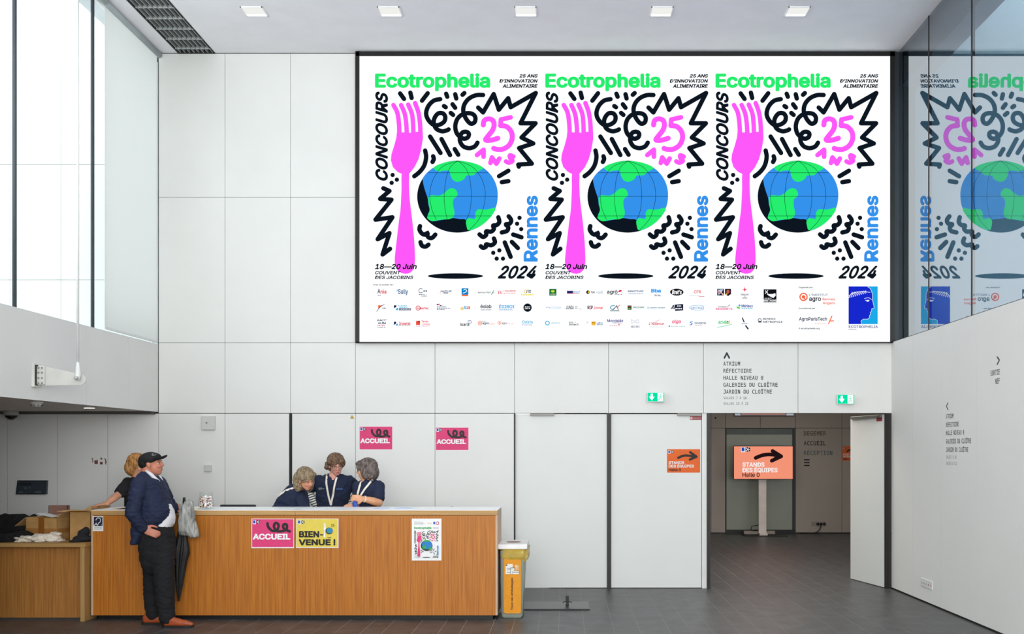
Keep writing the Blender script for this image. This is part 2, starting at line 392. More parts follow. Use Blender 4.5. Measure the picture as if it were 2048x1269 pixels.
# ---- doors in the back wall
door_m = mat('white_door_leaf', (228, 230, 227), 0.5, var=0.012, scale=1.5)
d1 = struct(box('door_1', PX(1030.5, YW), PX(1214, YW), YW+0.03, YW+0.08, 0.008, zl-0.012, door_m))
d2 = struct(box('door_2', PX(1222.5, YW), PX(1403.5, YW), YW+0.03, YW+0.08, 0.008, zl-0.012, door_m))
for d, px0, px1 in ((d1, 1060, 1108), (d2, 1355, 1403)):
    box('door_closer', PX(px0, YW), PX(px1, YW), YW-0.004, YW+0.03, zl-0.032, zl-0.004, mat('grey_metal', (120, 120, 116), 0.4, metal=0.3), d)
struct(box('trim_5', PX(1214.3, YW), PX(1221.8, YW), YW+0.0, YW+0.09, 0, zl, black_m))
struct(box('trim_6', PX(1404.5, YW), PX(1413.8, YW), YW+0.02, YW+0.1, 0.0, zl, white_m))
struct(box('trim_7', PX(1414.0, YW), PX(1421, YW), YW+0.0, YW+0.09, 0, zl, bronze_m))
box('inner_strip', PX(1415.2, YW), PX(1419.6, YW), YW-0.004, YW, 0, zl, black_m, bpy.data.objects['trim_7'])
struct(box('trim_8', PX(1771.5, YW), PX(1782, YW), YW+0.0, YW+0.09, 0, zl, bronze_m))
box('inner_strip', PX(1773, YW), PX(1777.5, YW), YW-0.004, YW, 0, zl, black_m, bpy.data.objects['trim_8'])
struct(box('trim_9', PX(1028, YW), PX(1030.3, YW), YW+0.0, YW+0.09, 0, zl, black_m))
# open leaf, swung away into the hall
hx, hy = PX(1770.5, YW), YW+0.06; fy = F*1.7/256.0; fx = (1701-CX)*fy/F
ang = math.atan2(fy-hy, fx-hx); L = math.hypot(fx-hx, fy-hy)
d3 = box('door_3', 0, L, -0.045, 0.0, 0.008, zl-0.012, door_m); struct(d3); d3.location = (hx, hy, 0); d3.rotation_euler = (0, 0, ang)
ar = box('door_closer', 0.05, L*0.95, 0.0, 0.03, zl-0.05, zl-0.02, mat('grey_metal', (120, 120, 116)), None); ar.parent = d3
# left open leaf stands out of sight behind the jamb
d4 = struct(box('door_4', PX(1424, YW)-0.08, PX(1424, YW)-0.035, YW+0.12, YW+1.2, 0.008, zl-0.012, door_m))

# ---- hall behind
hw = struct(bm2('wall_hall', (lambda b: (bbox(b, 0, 8.2, YH+0.03, YH+0.2, 0, 3.3), b)[1])(bmesh.new()), gap_m))
for a, b, c, d in ((1370, 1422, 700, 857), (1370, 1422, 857, 1066), (1422, 1450.6, 700, 857), (1422, 1450.6, 857, 1066), (1450.6, 1520.6, 700, 857), (1520.6, 1591, 700, 857),
                   (1591, 1684, 700, 857), (1591, 1684, 857, 1066), (1684, 1790, 700, 857), (1684, 1790, 857, 1066)):
    box('panel', PX(a, YH)+0.004, PX(b, YH)-0.004, YH, YH+0.03, PZ(d, YH)+0.004, PZ(c, YH)-0.004, hallw_m, hw)
struct(box('wall_hall_left', -0.2, 0, YW+0.22, YH+0.2, 0, 3.3, hallw_m)); struct(box('wall_hall_right', 8.0, 8.2, YW+0.22, YH+0.2, 0, 3.3, hallw_m))
struct(box('ceiling_3', -0.2, 8.2, YW+0.22, YH+0.2, 3.15, 3.3, mat('hall_ceiling_grey', (150, 142, 136))))
hn = struct(empty('window_20', (PX(1520, YH), YH, 0)))
box('window_frame', PX(1451, YH), PX(1590.5, YH), YH-0.0, YH+0.028, 0.01, PZ(857.5, YH), mat('dark_green_grey_metal', (52, 58, 56), 0.5), hn)
box('pane', PX(1453, YH), PX(1584, YH), YH-0.01, YH, PZ(1060, YH), PZ(870, YH), mat('grey_green_glass', (150, 154, 140), 0.25, var=0.04, scale=1), hn)
box('blind_head', PX(1453, YH), PX(1584, YH), YH-0.012, YH, PZ(870, YH), PZ(859, YH), mat('dark_blind_box', (96, 104, 100), 0.5), hn)
box('bottom_gap', PX(1452, YH), PX(1590, YH), YH-0.014, YH, 0.0, PZ(1060.5, YH), black_m, hn)
struct(box('baseboard_hall', 0, 8.0, YH-0.015, YH, 0, 0.02, black_m))
box('bottom_gap', XR-0.003, XR, 1.5, YW, 0, 0.018, black_m, wr)
# ================================================================ big LED wall
def build_screen():
    Y = YW-0.06
    root = empty('led_wall', P(1250, 686, Y), 'giant white LED screen showing one poster three times above rows of small logos', 'screen')
    x0, x1, zt, zb = PX(712, YW), PX(1786.5, YW), PZ(106.3, YW), PZ(687, YW)
    box('casing', x0, x1, Y+0.005, YW+0.02, zb, zt, mat('charcoal_frame', (44, 45, 46), 0.5), root)
    sx0, sx1, st, sb = PX(719, Y), PX(1780, Y), PZ(112.5, Y), PZ(684, Y)
    for nm, a, b, c, d in (('frame_bar', x0+0.012, sx0-0.001, zb, zt), ('frame_bar', sx1+0.001, x1, zb, zt), ('frame_bar', x0+0.012, x1, st+0.001, zt-0.012), ('frame_bar', x0+0.012, x1, zb, sb-0.001)):
        box(nm, a, b, Y-0.006, Y+0.005, c, d, black_m, root)
    box('display', sx0, sx1, Y, Y+0.005, sb, st, emi('led_white', (250, 253, 255), 1.06, True), root)
    K, G, B_, PK = (13, 22, 32), (38, 238, 110), (52, 146, 236), (255, 88, 250)
    A = zoomed(front(Y, 0.0003), 5.075, 710, 100)
    def cv(k=0): return Canvas(A, led, k)
    def b(pts): return [(u, v+1218) for u, v in pts]
    parts = []
    c = cv(); c.text('Ecotrophelia', 203, 236, 1372, 420, G, bold=0.035); parts.append(('title_lettering', c))
    for t, u0, v0, v1 in (('25 ANS', 1668, 246, 281), ("D'INNOVATION", 1465, 297, 333), ('ALIMENTAIRE', 1497, 348, 385)): c = cv(); c.text(t, u0, v0, 1855, v1, K, bold=0.035, shear=0.2); parts.append(('lettering', c))
    for t, bx, bo, sh, ro in (('CONCOURS', (206, 424, 336, 1330), 0.035, 0.3, 90), ('18\u201420 Juin', (203, 1218+955, 628, 1218+1010), 0.03, 0.2, 0), ('COUVENT', (205, 1218+1028, 465, 1218+1062), 0.025, 0.2, 0),
                              ('DES JACOBINS', (203, 1218+1075, 592, 1218+1110), 0.025, 0.2, 0), ('2024', (1449, 1218+973, 1846, 1218+1107), 0.028, 0.45, 0)):
        c = cv(12); c.text(t, *bx, K, bold=bo, shear=sh, rot=ro); parts.append(('lettering', c))
    c = cv(); c.text('Rennes', 1712, 1218+262, 1857, 1218+932, B_, bold=0.03, rot=90); parts.append(('lettering', c))
    # fork
    f = cv()
    for t in ([(390, 560), (430, 640), (447, 760), (450, 860)], [(468, 560), (505, 650), (521, 760), (526, 860)], [(540, 556), (578, 650), (590, 760), (592, 860)], [(610, 540), (645, 640), (661, 760), (664, 860)]):
        f.stroke(t, 46, PK)
    f.poly([(426, 832), (470, 836), (497, 840), (497, 835), (523, 835), (548, 842), (569, 842), (570, 835), (612, 832), (640, 832), (640, 828), (688, 828), (690, 900), (672, 1010), (645, 1110), (605, 1190), (570, 1235), (545, 1262), (478, 1262), (430, 1238), (385, 1190), (364, 1120), (370, 1060), (400, 965), (420, 890)], PK)
    f.spoly(b([(478, 30), (545, 30), (549, 150), (556, 300), (580, 500), (600, 700), (609, 860), (608, 950), (592, 1010), (560, 1045), (515, 1056), (465, 1044), (425, 1010), (405, 950), (405, 880), (425, 700), (446, 520), (462, 400), (472, 200)]), PK)
    parts.append(('pink_fork', f))
    # brush marks
    W_ = 46
    class Marks:      # every brush mark is a part of its own
        def stroke(s_, *a): q_ = cv(); q_.stroke(*a); parts.append(('brush_mark', q_))
        def ell(s_, *a): q_ = cv(); q_.ell(*a); parts.append(('brush_mark', q_))
    k = Marks()
    for s_ in ([(458, 442), (498, 498)], [(562, 434), (575, 488)], [(738, 440), (680, 516)], [(925, 445), (937, 476)], [(1017, 450), (1028, 494)], [(1110, 438), (1091, 456)], [(903, 570), (921, 582)], [(990, 552), (1017, 588)], [(972, 640), (996, 660)],
               [(762, 880), (868, 1047)], [(878, 905), (965, 1068)], [(1012, 1007), (1048, 1065)], [(1557, 1227), (1462, 1283)], [(1490, 1343), (1557, 1333)],
               b([(1605, 657), (1690, 685)]), b([(1592, 732), (1653, 794)]), b([(1520, 737), (1580, 884)])): k.stroke(s_, W_, K, False)
    k.stroke([(1250, 585), (1300, 635), (1408, 448), (1460, 608), (1555, 490), (1580, 582), (1835, 437), (1680, 745), (1833, 745), (1690, 890), (1810, 950), (1665, 997), (1795, 1155), (1657, 1165), (1663, 1186)], W_, K, False)
    k.stroke([(865, 500), (800, 515), (745, 570), (722, 645), (745, 712), (800, 762), (855, 760), (905, 728), (916, 680), (892, 645), (845, 645), (808, 690), (800, 745), (825, 800), (880, 826), (930, 818), (950, 807)], W_, K)
    k.stroke([(1300, 458), (1230, 460), (1160, 492), (1112, 550), (1099, 620), (1125, 695), (1172, 748), (1213, 735), (1222, 690), (1200, 655), (1150, 642), (1090, 655), (1040, 700), (1018, 770), (1030, 840), (1070, 886), (1112, 902), (1148, 885), (1155, 850), (1130, 832), (1092, 838), (1068, 875), (1067, 930), (1100, 980), (1160, 998), (1215, 980), (1243, 942)], W_, K)
    k.stroke([(712, 1022), (722, 1090), (702, 1175), (655, 1240), (602, 1283)], W_, K)
    k.stroke([(793, 1080), (800, 1108), (787, 1138)], W_, K)
    for p in b([(382, 52), (425, 100), (372, 132), (1670, 487), (1645, 547), (1687, 602), (1465, 818), (1403, 843), (1438, 902), (1502, 902)]): k.ell(p[0], p[1], 22, 22, K)
    k.stroke(b([(288, 187), (350, 215), (255, 295), (370, 303), (208, 506), (380, 482), (230, 705), (350, 642), (280, 860), (356, 802)]), W_, K, False)
    for s_ in ([(660, 572), (655, 610), (688, 653), (737, 655), (727, 632), (742, 682), (780, 692), (815, 658)], [(665, 735), (680, 770), (715, 780), (746, 760)],
               [(1455, 482), (1465, 528), (1440, 560), (1402, 566), (1410, 600), (1380, 628), (1332, 624), (1332, 660), (1300, 682), (1264, 656)], [(1560, 472), (1585, 510), (1572, 545), (1530, 554), (1555, 582), (1543, 620), (1490, 636)],
               [(1410, 697), (1420, 738), (1382, 766), (1332, 756), (1330, 780), (1300, 792), (1277, 776)]): k.stroke(b(s_), W_, K)
    k.ell(1020, 1218+1079, 281, 28, K)
    # 25 ans
    n = Marks()
    n.stroke([(1302, 762), (1312, 718), (1352, 700), (1396, 714), (1412, 756), (1396, 815), (1342, 885), (1327, 916), (1390, 915), (1450, 897)], 52, PK)
    n.stroke([(1580, 685), (1481, 707), (1477, 768)], 48, PK, False); n.stroke([(1477, 768), (1540, 780), (1588, 835), (1594, 905), (1562, 970), (1500, 1008), (1440, 1010), (1408, 1000)], 52, PK)
    n.stroke([(1238, 1068), (1305, 1014), (1305, 1085)], 48, PK, False); n.stroke([(1375, 1148), (1390, 1092), (1435, 1155), (1465, 1103)], 48, PK, False)
    n.stroke([(1608, 1083), (1572, 1070), (1577, 1102), (1600, 1125), (1565, 1146), (1532, 1132)], 46, PK)
    # a plain globe
    e = cv(); e.ell(1039, 1218+272, 408, 366, K, 64)
    e.spoly(b([(688, 90), (705, 60), (735, 25), (800, -25), (900, -72), (1045, -92), (1190, -72), (1300, -22), (1375, 45), (1425, 130), (1447, 215), (1447, 300), (1430, 380), (1385, 470), (1290, 560), (1160, 615), (1130, 512), (1060, 500), (985, 490), (900, 505), (790, 520), (735, 480), (757, 410), (745, 350), (738, 290), (715, 220), (695, 150)]), B_)
    e.spoly(b([(745, 290), (770, 258), (850, 262), (900, 240), (945, 200), (985, 186), (1020, 200), (1040, 235), (1035, 268), (1000, 300), (996, 360), (1010, 430), (1000, 475), (960, 500), (880, 505), (790, 522), (750, 505), (733, 480), (758, 410), (748, 350)]), G)
    e.spoly(b([(800, -25), (900, -72), (1045, -92), (1190, -72), (1300, -22), (1240, 22), (1200, 55), (1130, 60), (1110, 92), (1050, 122), (1000, 108), (970, 60), (958, 12), (900, 8), (845, 18)]), G)
    e.spoly(b([(1222, 440), (1250, 402), (1330, 404), (1425, 388), (1385, 470), (1290, 560), (1160, 616), (1130, 560), (1130, 512), (1160, 490), (1218, 497)]), G)
    for s_ in ([(738, 30), (1350, 30)], [(742, 270), (1446, 270)], [(735, 468), (1386, 468)]): e.stroke(b(s_), 4, K, False, False)
    for s_ in ([(1045, -90), (900, -40), (825, 40), (775, 150), (760, 270), (780, 400), (825, 505)], [(1045, -90), (970, -30), (925, 90), (905, 270), (915, 400), (937, 505)], [(1045, -90), (1120, -20), (1165, 90), (1181, 270), (1165, 420), (1130, 510)], [(1045, -90), (1190, -30), (1280, 80), (1320, 210), (1312, 350), (1260, 500), (1160, 612)]):
        e.stroke(b(s_), 4, K, True, False)
    parts.append(('globe', e))
    obs = [c.build(nm, root) for nm, c in parts]
    for dx in (340.6, 681.0):
        for o in obs:
            q = o.copy(); COL.objects.link(q); q.parent = root; q.location.x += dx*Y/F
    # ---- sponsor rows
    N, RD, GY, CYN, OR, YL, GR = (30, 40, 90), (230, 40, 70), (90, 100, 110), (40, 170, 225), (245, 110, 50), (240, 200, 60), (30, 130, 80)
    def row(sc, ox, oy, items):
        for it in items:
            c = Canvas(zoomed(front(Y, 0.0003), sc, ox, oy), led)
            for q in it:
                kd = q[0]
                if kd == 't': c.text(q[1], *q[2], q[3], bold=max(0.02, q[4]) if len(q) > 4 else 0.02, shear=q[5] if len(q) > 5 else 0)
                elif kd == 'r': c.rect(*q[1], q[2])
                elif kd == 'e': c.ell(*q[1], q[2])
                elif kd == 'o': c.ring(*q[1], q[2])
                elif kd == 's': c.stroke(q[1], q[2], q[3], len(q) > 4)
                elif kd == 'p': c.poly(q[1], q[2])
                elif kd == 'd':   # a line of lettering too small to read: short dashes
                    u0, v0, u1, v1 = q[1]; u = u0; rr2 = random.Random(int(u0+v0))
                    while u < u1: l = rr2.uniform(6, 20); c.rect(u, v0, min(u+l, u1), v1, q[2]); u += l+6
            c.build('partner_logo', root)
    row(6.0235, 740, 560, [
        [('t', 'Avec le soutien de :', (36, 52, 288, 68), K, 0.02)],
        [('t', 'A', (90, 110, 125, 165), N, 0.02), ('t', 'nia', (128, 118, 198, 168), RD, 0.02), ('d', (95, 182, 130, 190), GY)],
        [('t', 'de', (320, 115, 345, 140), CYN), ('t', 'Sully', (338, 112, 458, 186), (40, 90, 140), 0.01)],
        [('s', [(630, 112), (605, 105), (588, 130), (600, 155), (632, 152)], 6, N, 1), ('d', (640, 128, 686, 144), N), ('d', (590, 172, 660, 182), GY), ('d', (620, 192, 686, 202), GY)],
        [('t', 'HAUTS-DE', (850, 128, 984, 148), N, 0.03, 0.2), ('t', 'FRANCE', (880, 148, 945, 168), N, 0.03, 0.2), ('s', [(828, 160), (870, 158)], 4, (240, 210, 190)), ('s', [(845, 140), (850, 178)], 4, (240, 210, 190))],
        [('r', (1104, 103, 1184, 180), (0, 130, 200)), ('r', (1106, 180, 1182, 198), OR), ('s', [(1128, 125), (1150, 115), (1165, 135), (1150, 150), (1122, 160)], 9, (230, 245, 255), 1)],
        [('t', 'AgroSup Dijon', (1298, 142, 1455, 166), GY), ('s', [(1490, 130), (1464, 178)], 7, GR), ('s', [(1474, 160), (1498, 156)], 6, GR)],
        [('s', [(1548, 140), (1550, 168)], 9, RD), ('s', [(1568, 135), (1570, 168)], 9, RD), ('s', [(1588, 145), (1589, 170)], 9, OR), ('t', 'L\u2019AQUADEM', (1610, 125, 1752, 146), RD, 0.02), ('d', (1610, 158, 1745, 168), (240, 160, 170))],
        [('t', 'C', (1855, 118, 1890, 165), YL), ('t', 'ritt', (1885, 118, 1940, 160), GY), ('d', (1820, 172, 1975, 188), (235, 225, 90))],
        [('p', [(97, 308), (148, 308), (100, 358)], OR), ('s', [(82, 382), (118, 332), (172, 298)], 6, N, 1), ('d', (150, 336, 190, 350), GY)],
        [('p', [(288, 308), (318, 308), (318, 330), (288, 342)], N), ('p', [(312, 350), (340, 335), (340, 366), (312, 366)], CYN), ('d', (335, 308, 450, 318), (120, 200, 225)), ('d', (350, 326, 455, 338), (110, 190, 225)), ('r', (350, 344, 494, 368), N), ('d', (358, 352, 486, 360), (240, 245, 250))],
        [('o', (580, 341, 30, 8), RD), ('t', 'interfel', (572, 328, 706, 358), RD, 0.02)],
        [('e', (812, 300, 10, 9), (50, 60, 160)), ('e', (830, 298, 10, 9), RD), ('d', (842, 305, 870, 317), N), ('d', (806, 324, 925, 333), N), ('d', (806, 340, 965, 349), N), ('d', (806, 356, 900, 363), N)],
        [('t', 'e', (1090, 330, 1128, 366), YL, 0.02), ('t', 'S', (1128, 316, 1165, 356), CYN, 0.03), ('t', 'a', (1165, 318, 1206, 356), OR, 0.02)],
        [('t', '\u00e9siab', (1330, 298, 1463, 342), (40, 44, 60), 0.01), ('d', (1332, 358, 1462, 366), GY)],
        [('t', 'ESIROI', (1555, 305, 1740, 342), CYN, 0.02), ('d', (1556, 352, 1720, 360), (100, 170, 200)), ('d', (1556, 367, 1720, 373), (150, 180, 200)), ('s', [(1560, 304), (1580, 304)], 5, RD)],
        [('e', (1898, 336, 50, 50), K), ('d', (1866, 322, 1930, 334), (245, 245, 245)), ('d', (1866, 342, 1930, 354), (245, 245, 245))],
        [('t', "PACT'", (90, 478, 200, 500), N, 0.03), ('t', 'ALIM', (95, 512, 190, 535), N, 0.03), ('d', (90, 546, 180, 556), RD), ('d', (90, 568, 190, 577), GY)],
        [('p', [(288, 505), (315, 505), (315, 530), (288, 545)], N), ('p', [(312, 540), (336, 525), (336, 553), (312, 553)], CYN), ('t', 'Inserel', (350, 508, 488, 545), RD, 0.02), ('d', (345, 548, 490, 554), GY)],
        [('r', (555, 495, 603, 545), (240, 80, 50)), ('r', (580, 495, 603, 515), (150, 30, 40)), ('t', 'Terres', (620, 490, 702, 515), RD, 0.0), ('t', 'Univia', (632, 522, 722, 545), (245, 120, 130), 0.0), ('d', (555, 556, 718, 563), (220, 130, 150))],
        [('t', 'isara', (1084, 518, 1196, 557), (25, 28, 40), 0.02), ('o', (1200, 510, 24, 6), (60, 110, 170)), ('e', (1200, 510, 8, 8), YL)],
        [('o', (1325, 522, 26, 7), OR), ('e', (1325, 522, 9, 9), OR), ('t', 'agro', (1355, 515, 1432, 545), (40, 44, 55), 0.02), ('d', (1350, 498, 1400, 504), GY), ('d', (1438, 530, 1500, 538), OR)],
        [('o', (1560, 520, 21, 6), OR), ('e', (1560, 520, 7, 7), OR), ('t', 'agro', (1588, 515, 1650, 543), (140, 130, 130), 0.0), ('d', (1655, 528, 1730, 536), (240, 170, 150))],
        [('t', 'Oniris', (1830, 490, 1962, 528), (90, 185, 225), 0.0), ('d', (1832, 540, 1950, 547), (90, 140, 190))]])
    row(6.0235, 1070, 560, [
        [('r', (172, 110, 258, 190), (20, 110, 45)), ('e', (214, 140, 24, 14), (190, 225, 80)), ('d', (185, 168, 246, 178), (220, 240, 220))],
        [('r', (385, 133, 458, 164), (30, 40, 100)), ('s', [(470, 135), (470, 162)], 6, N), ('t', 'Elior', (482, 136, 530, 160), (80, 170, 225), 0.02), ('r', (385, 163, 540, 168), RD), ('e', (535, 140, 6, 6), RD)],
        [('e', (638, 150, 21, 22), (30, 34, 44)), ('e', (645, 150, 8, 14), YL), ('t', 'TIAC', (672, 138, 722, 163), (25, 28, 40), 0.03), ('s', [(735, 152), (748, 152)], 4, GY), ('t', 'cn3', (755, 135, 815, 168), (150, 170, 190), 0.0)],
        [('t', 'agr\u014d', (868, 122, 995, 180), (20, 22, 30), 0.02), ('p', [(1000, 140), (1020, 122), (1048, 126), (1040, 142), (1012, 150)], RD), ('d', (960, 173, 1055, 180), GY), ('d', (872, 175, 900, 181), (200, 220, 60))],
        [('t', 'ARMATEURS', (1115, 127, 1306, 150), (60, 70, 130), 0.01), ('d', (1118, 164, 1306, 173), (130, 160, 200))],
        [('t', 'Bba', (1398, 110, 1517, 155), (50, 165, 240), 0.04), ('t', 'Milk Valley', (1440, 175, 1515, 204), (60, 70, 90), 0.0, 0.1)],
        [('e', (1708, 149, 81, 42), (16, 20, 28)), ('t', "Bret's", (1648, 124, 1768, 176), (248, 248, 248), 0.03, 0.25), ('e', (1716, 129, 5, 6), RD)],
        [('t', 'CFR', (1915, 127, 2000, 163), (240, 90, 100), 0.0), ('d', (1860, 186, 1990, 192), (170, 190, 190)), ('s', [(1975, 202), (2038, 202)], 5, RD)],
        [('s', [(135, 335), (165, 330), (178, 345)], 5, (90, 130, 200), 1), ('t', 'ECOVAB', (185, 322, 312, 352), (190, 215, 235), 0.0)],
        [('t', 'JUNIA', (372, 312, 468, 357), (40, 40, 62), 0.01), ('d', (484, 322, 515, 330), GY), ('d', (484, 338, 515, 346), GY), ('d', (530, 350, 565, 357), (180, 170, 190))],
        [('t', 'RIP', (632, 312, 698, 356), (40, 40, 70), 0.02), ('s', [(650, 318), (672, 352)], 6, RD), ('t', 'Enimat', (712, 322, 818, 356), (240, 80, 100), 0.02)],
        [('s', [(958, 312), (920, 316), (908, 340), (930, 358), (955, 345)], 9, (30, 150, 180), 1), ('s', [(945, 358), (985, 312), (1002, 358)], 9, (20, 90, 80)), ('s', [(985, 335), (1022, 305)], 8, (240, 70, 80)), ('r', (905, 370, 1016, 379), (20, 70, 80))],
        [('r', (1115, 310, 1163, 361), (20, 80, 60)), ('s', [(1122, 326), (1156, 318)], 7, RD), ('s', [(1126, 346), (1150, 344)], 7, (200, 220, 70)), ('t', 'GROUPAMA', (1180, 322, 1316, 341), (50, 110, 90), 0.01), ('d', (1182, 350, 1290, 354), (180, 210, 200))],
        [('o', (1366, 338, 12, 5), CYN), ('t', 'Nutrition Humaine', (1388, 328, 1566, 344), (40, 110, 130), 0.01), ('d', (1390, 354, 1480, 357), (170, 205, 210))],
        [('p', [(1680, 300), (1785, 292), (1785, 368), (1688, 376)], (18, 22, 50)), ('d', (1712, 310, 1760, 324), (245, 245, 250)), ('d', (1692, 340, 1770, 356), (245, 245, 250)), ('s', [(1640, 350), (1668, 308), (1678, 345), (1650, 340)], 10, (24, 28, 60))],
        [('o', (1948, 337, 1, 0.5), CYN), ('s', [(2040, 320), (1985, 308), (1900, 312), (1860, 332), (1880, 355), (1960, 366), (2030, 358)], 5, (110, 185, 225), 1), ('t', 'LACTALIS', (1876, 326, 2036, 352), (80, 130, 200), 0.0, 0.1)],
        [('o', (150, 522, 28, 10), (40, 175, 215)), ('d', (192, 516, 302, 526), (140, 190, 210))],
        [('t', 'Euro', (410, 503, 460, 524), (60, 60, 80), 0.01), ('t', 'biotech', (410, 527, 526, 550), (40, 44, 60), 0.02), ('e', (485, 512, 9, 5), (190, 220, 80))],
        [('t', 'UT', (622, 502, 642, 524), (150, 160, 175), 0.0), ('r', (680, 503, 730, 549), (248, 185, 60)), ('d', (686, 512, 726, 522), (120, 90, 30)), ('t', 'utc', (744, 508, 818, 548), (120, 150, 185), 0.0)],
        [('t', 'Mondel\u0113z', (870, 476, 1064, 512), (70, 50, 140), 0.02), ('d', (935, 516, 1040, 524), (100, 80, 160)), ('d', (898, 550, 990, 557), (220, 110, 150)), ('e', (1012, 543, 10, 9), OR)],
        [('s', [(1160, 480), (1200, 500), (1240, 480), (1250, 520), (1200, 510), (1165, 525), (1160, 480)], 4, (160, 165, 195), 1), ('t', 'NEO DEV', (1156, 554, 1262, 578), (90, 95, 130), 0.0)],
        [('t', "L'Alliance", (1370, 512, 1552, 545), (220, 50, 80), 0.01, 0.3), ('s', [(1450, 508), (1500, 482)], 4, RD), ('d', (1380, 565, 1548, 571), (190, 190, 180))],
        [('t', 'olga', (1650, 480, 1758, 536), (245, 80, 130), 0.02, 0.2), ('e', (1618, 560, 10, 10), (90, 160, 180)), ('d', (1640, 558, 1808, 565), (140, 190, 180))],
        [('s', [(1895, 505), (1868, 512), (1895, 530), (1865, 545)], 9, (60, 150, 225), 1), ('e', (1884, 541, 8, 6), RD), ('t', 'SAVENCIA', (1922, 512, 2062, 535), (40, 60, 110), 0.02), ('d', (1925, 545, 2020, 551), (110, 130, 170))]])
    W5 = (250, 252, 255)
    row(5.251, 1400, 560, [
        [('r', (180, 95, 252, 165), (30, 30, 50)), ('p', [(185, 120), (210, 100), (245, 100), (225, 135), (195, 160)], (180, 205, 225)), ('e', (205, 128, 14, 12), (230, 90, 90)), ('e', (236, 150, 9, 9), (240, 120, 80)), ('s', [(190, 105), (245, 158)], 5, W5)],
        [('p', [(262, 95), (326, 95), (326, 150), (294, 172), (262, 150)], (28, 22, 36)), ('e', (294, 125, 16, 20), (225, 100, 90)), ('s', [(294, 105), (294, 150)], 4, (28, 22, 36)), ('e', (280, 150, 8, 8), YL)],
        [('p', [(470, 72), (476, 98), (500, 104), (476, 110), (470, 130), (464, 110), (438, 104), (464, 98)], (238, 40, 60)), ('t', 'GRAIN', (428, 148, 508, 164), (30, 30, 40), 0.02), ('t', 'DE', (462, 168, 480, 176), GY), ('t', 'SAIL', (445, 182, 498, 198), (30, 30, 40), 0.02)],
        [('t', 'THIRIET', (185, 278, 300, 290), (50, 50, 60), 0.01, 0.2), ('s', [(300, 275), (312, 265)], 6, (60, 60, 70)), ('t', 'DESSERTS', (168, 294, 340, 316), (235, 60, 130), 0.02)],
        [('e', (415, 270, 11, 11), CYN), ('p', [(388, 278), (420, 292), (418, 308), (385, 298)], (90, 210, 60)), ('t', 'M\u00e9rieux', (436, 258, 555, 292), (30, 60, 150), 0.02), ('d', (436, 298, 555, 308), (110, 190, 225))],
        [('r', (668, 100, 803, 236), (14, 18, 22)), ('s', [(685, 115), (712, 142)], 7, W5), ('s', [(712, 112), (685, 145)], 7, W5), ('p', [(700, 150), (760, 150), (790, 140), (796, 165), (770, 192), (725, 170)], W5), ('d', (678, 190, 750, 202), (190, 195, 200)), ('t', 'BRETAGNE', (668, 208, 803, 230), W5, 0.02)],
        [('t', 'scv\u00e9al', (190, 420, 312, 465), (60, 205, 120), 0.02, 0.25), ('e', (290, 440, 8, 8), RD), ('s', [(180, 500), (250, 488), (335, 468)], 6, (110, 220, 160), 1), ('s', [(290, 452), (315, 452)], 7, YL)],
        [('s', [(445, 402), (462, 442)], 12, (22, 26, 60)), ('s', [(480, 484), (505, 516)], 14, (22, 26, 60)), ('t', 'JUSTE', (436, 455, 498, 467), (22, 26, 50), 0.01)],
        [('o', (628, 425, 20, 6), (50, 60, 80)), ('r', (612, 432, 646, 450), (60, 70, 90)), ('t', 'RENNES', (662, 402, 792, 420), (40, 48, 70), 0.01), ('t', 'M\u00c9TROPOLE', (662, 428, 866, 452), (40, 48, 70), 0.01)],
        [('t', 'Organis\u00e9 par :', (1036, 72, 1196, 92), K, 0.02), ('o', (1087, 180, 44, 13), (248, 98, 60)), ('e', (1087, 180, 18, 18), (248, 98, 60)), ('s', [(1087, 180), (1104, 205)], 12, (248, 98, 60)), ('t', "L'INSTITUT", (1146, 148, 1342, 170), (120, 130, 150), 0.0), ('t', 'agro', (1145, 186, 1270, 235), (24, 26, 44), 0.02), ('t', 'Rennes', (1286, 192, 1418, 216), (250, 110, 80), 0.0), ('t', 'Angers', (1288, 232, 1414, 264), (250, 110, 80), 0.0)],
        [('t', 'Coordonn\u00e9 par :', (1036, 292, 1222, 312), K, 0.02), ('t', 'AgroParisTech', (1040, 392, 1334, 440), (50, 55, 80), 0.0), ('s', [(1385, 382), (1350, 462)], 11, (250, 110, 60)), ('s', [(1362, 434), (1402, 432)], 10, (250, 110, 60)), ('d', (1205, 458, 1320, 466), (250, 190, 170)), ('t', 'fr.ecotrophelia.org', (1036, 503, 1256, 524), K, 0.02)],
        [('r', (1560, 70, 1866, 466), (28, 170, 232)),
         ('p', [(1560, 70), (1760, 70), (1790, 95), (1812, 150), (1812, 215), (1830, 295), (1800, 305), (1802, 330), (1785, 345), (1795, 360), (1780, 375), (1780, 400), (1760, 415), (1715, 415), (1692, 430), (1694, 466), (1560, 466)], (22, 40, 205)),
         ('s', [(1758, 70), (1790, 95), (1812, 150), (1812, 215), (1830, 295), (1802, 306), (1802, 328), (1786, 345), (1793, 360), (1780, 376), (1780, 400), (1760, 414), (1715, 414), (1692, 430), (1694, 464)], 4, W5),
         ('s', [(1562, 170), (1620, 135), (1700, 125), (1785, 132)], 5, W5, 1)] +
        [('s', [(1575+i*21, 166-i*4), (1562+i*22, 190-i*6)], 6, W5) for i in range(9)] + [('s', [(1578+i*21, 160-i*4), (1600+i*20, 132-i*2)], 6, W5) for i in range(8)] +
        [('s', [(1735, 218), (1775, 215)], 5, W5), ('s', [(1725, 198), (1770, 190), (1800, 210)], 4, W5, 1), ('e', (1760, 223, 14, 8), W5), ('t', 'ECOTROPHELIA', (1560, 480, 1866, 508), (80, 90, 140), 0.0), ('t', 'FRANCE', (1560, 516, 1642, 528), (120, 120, 140), 0.0)]])
build_screen()

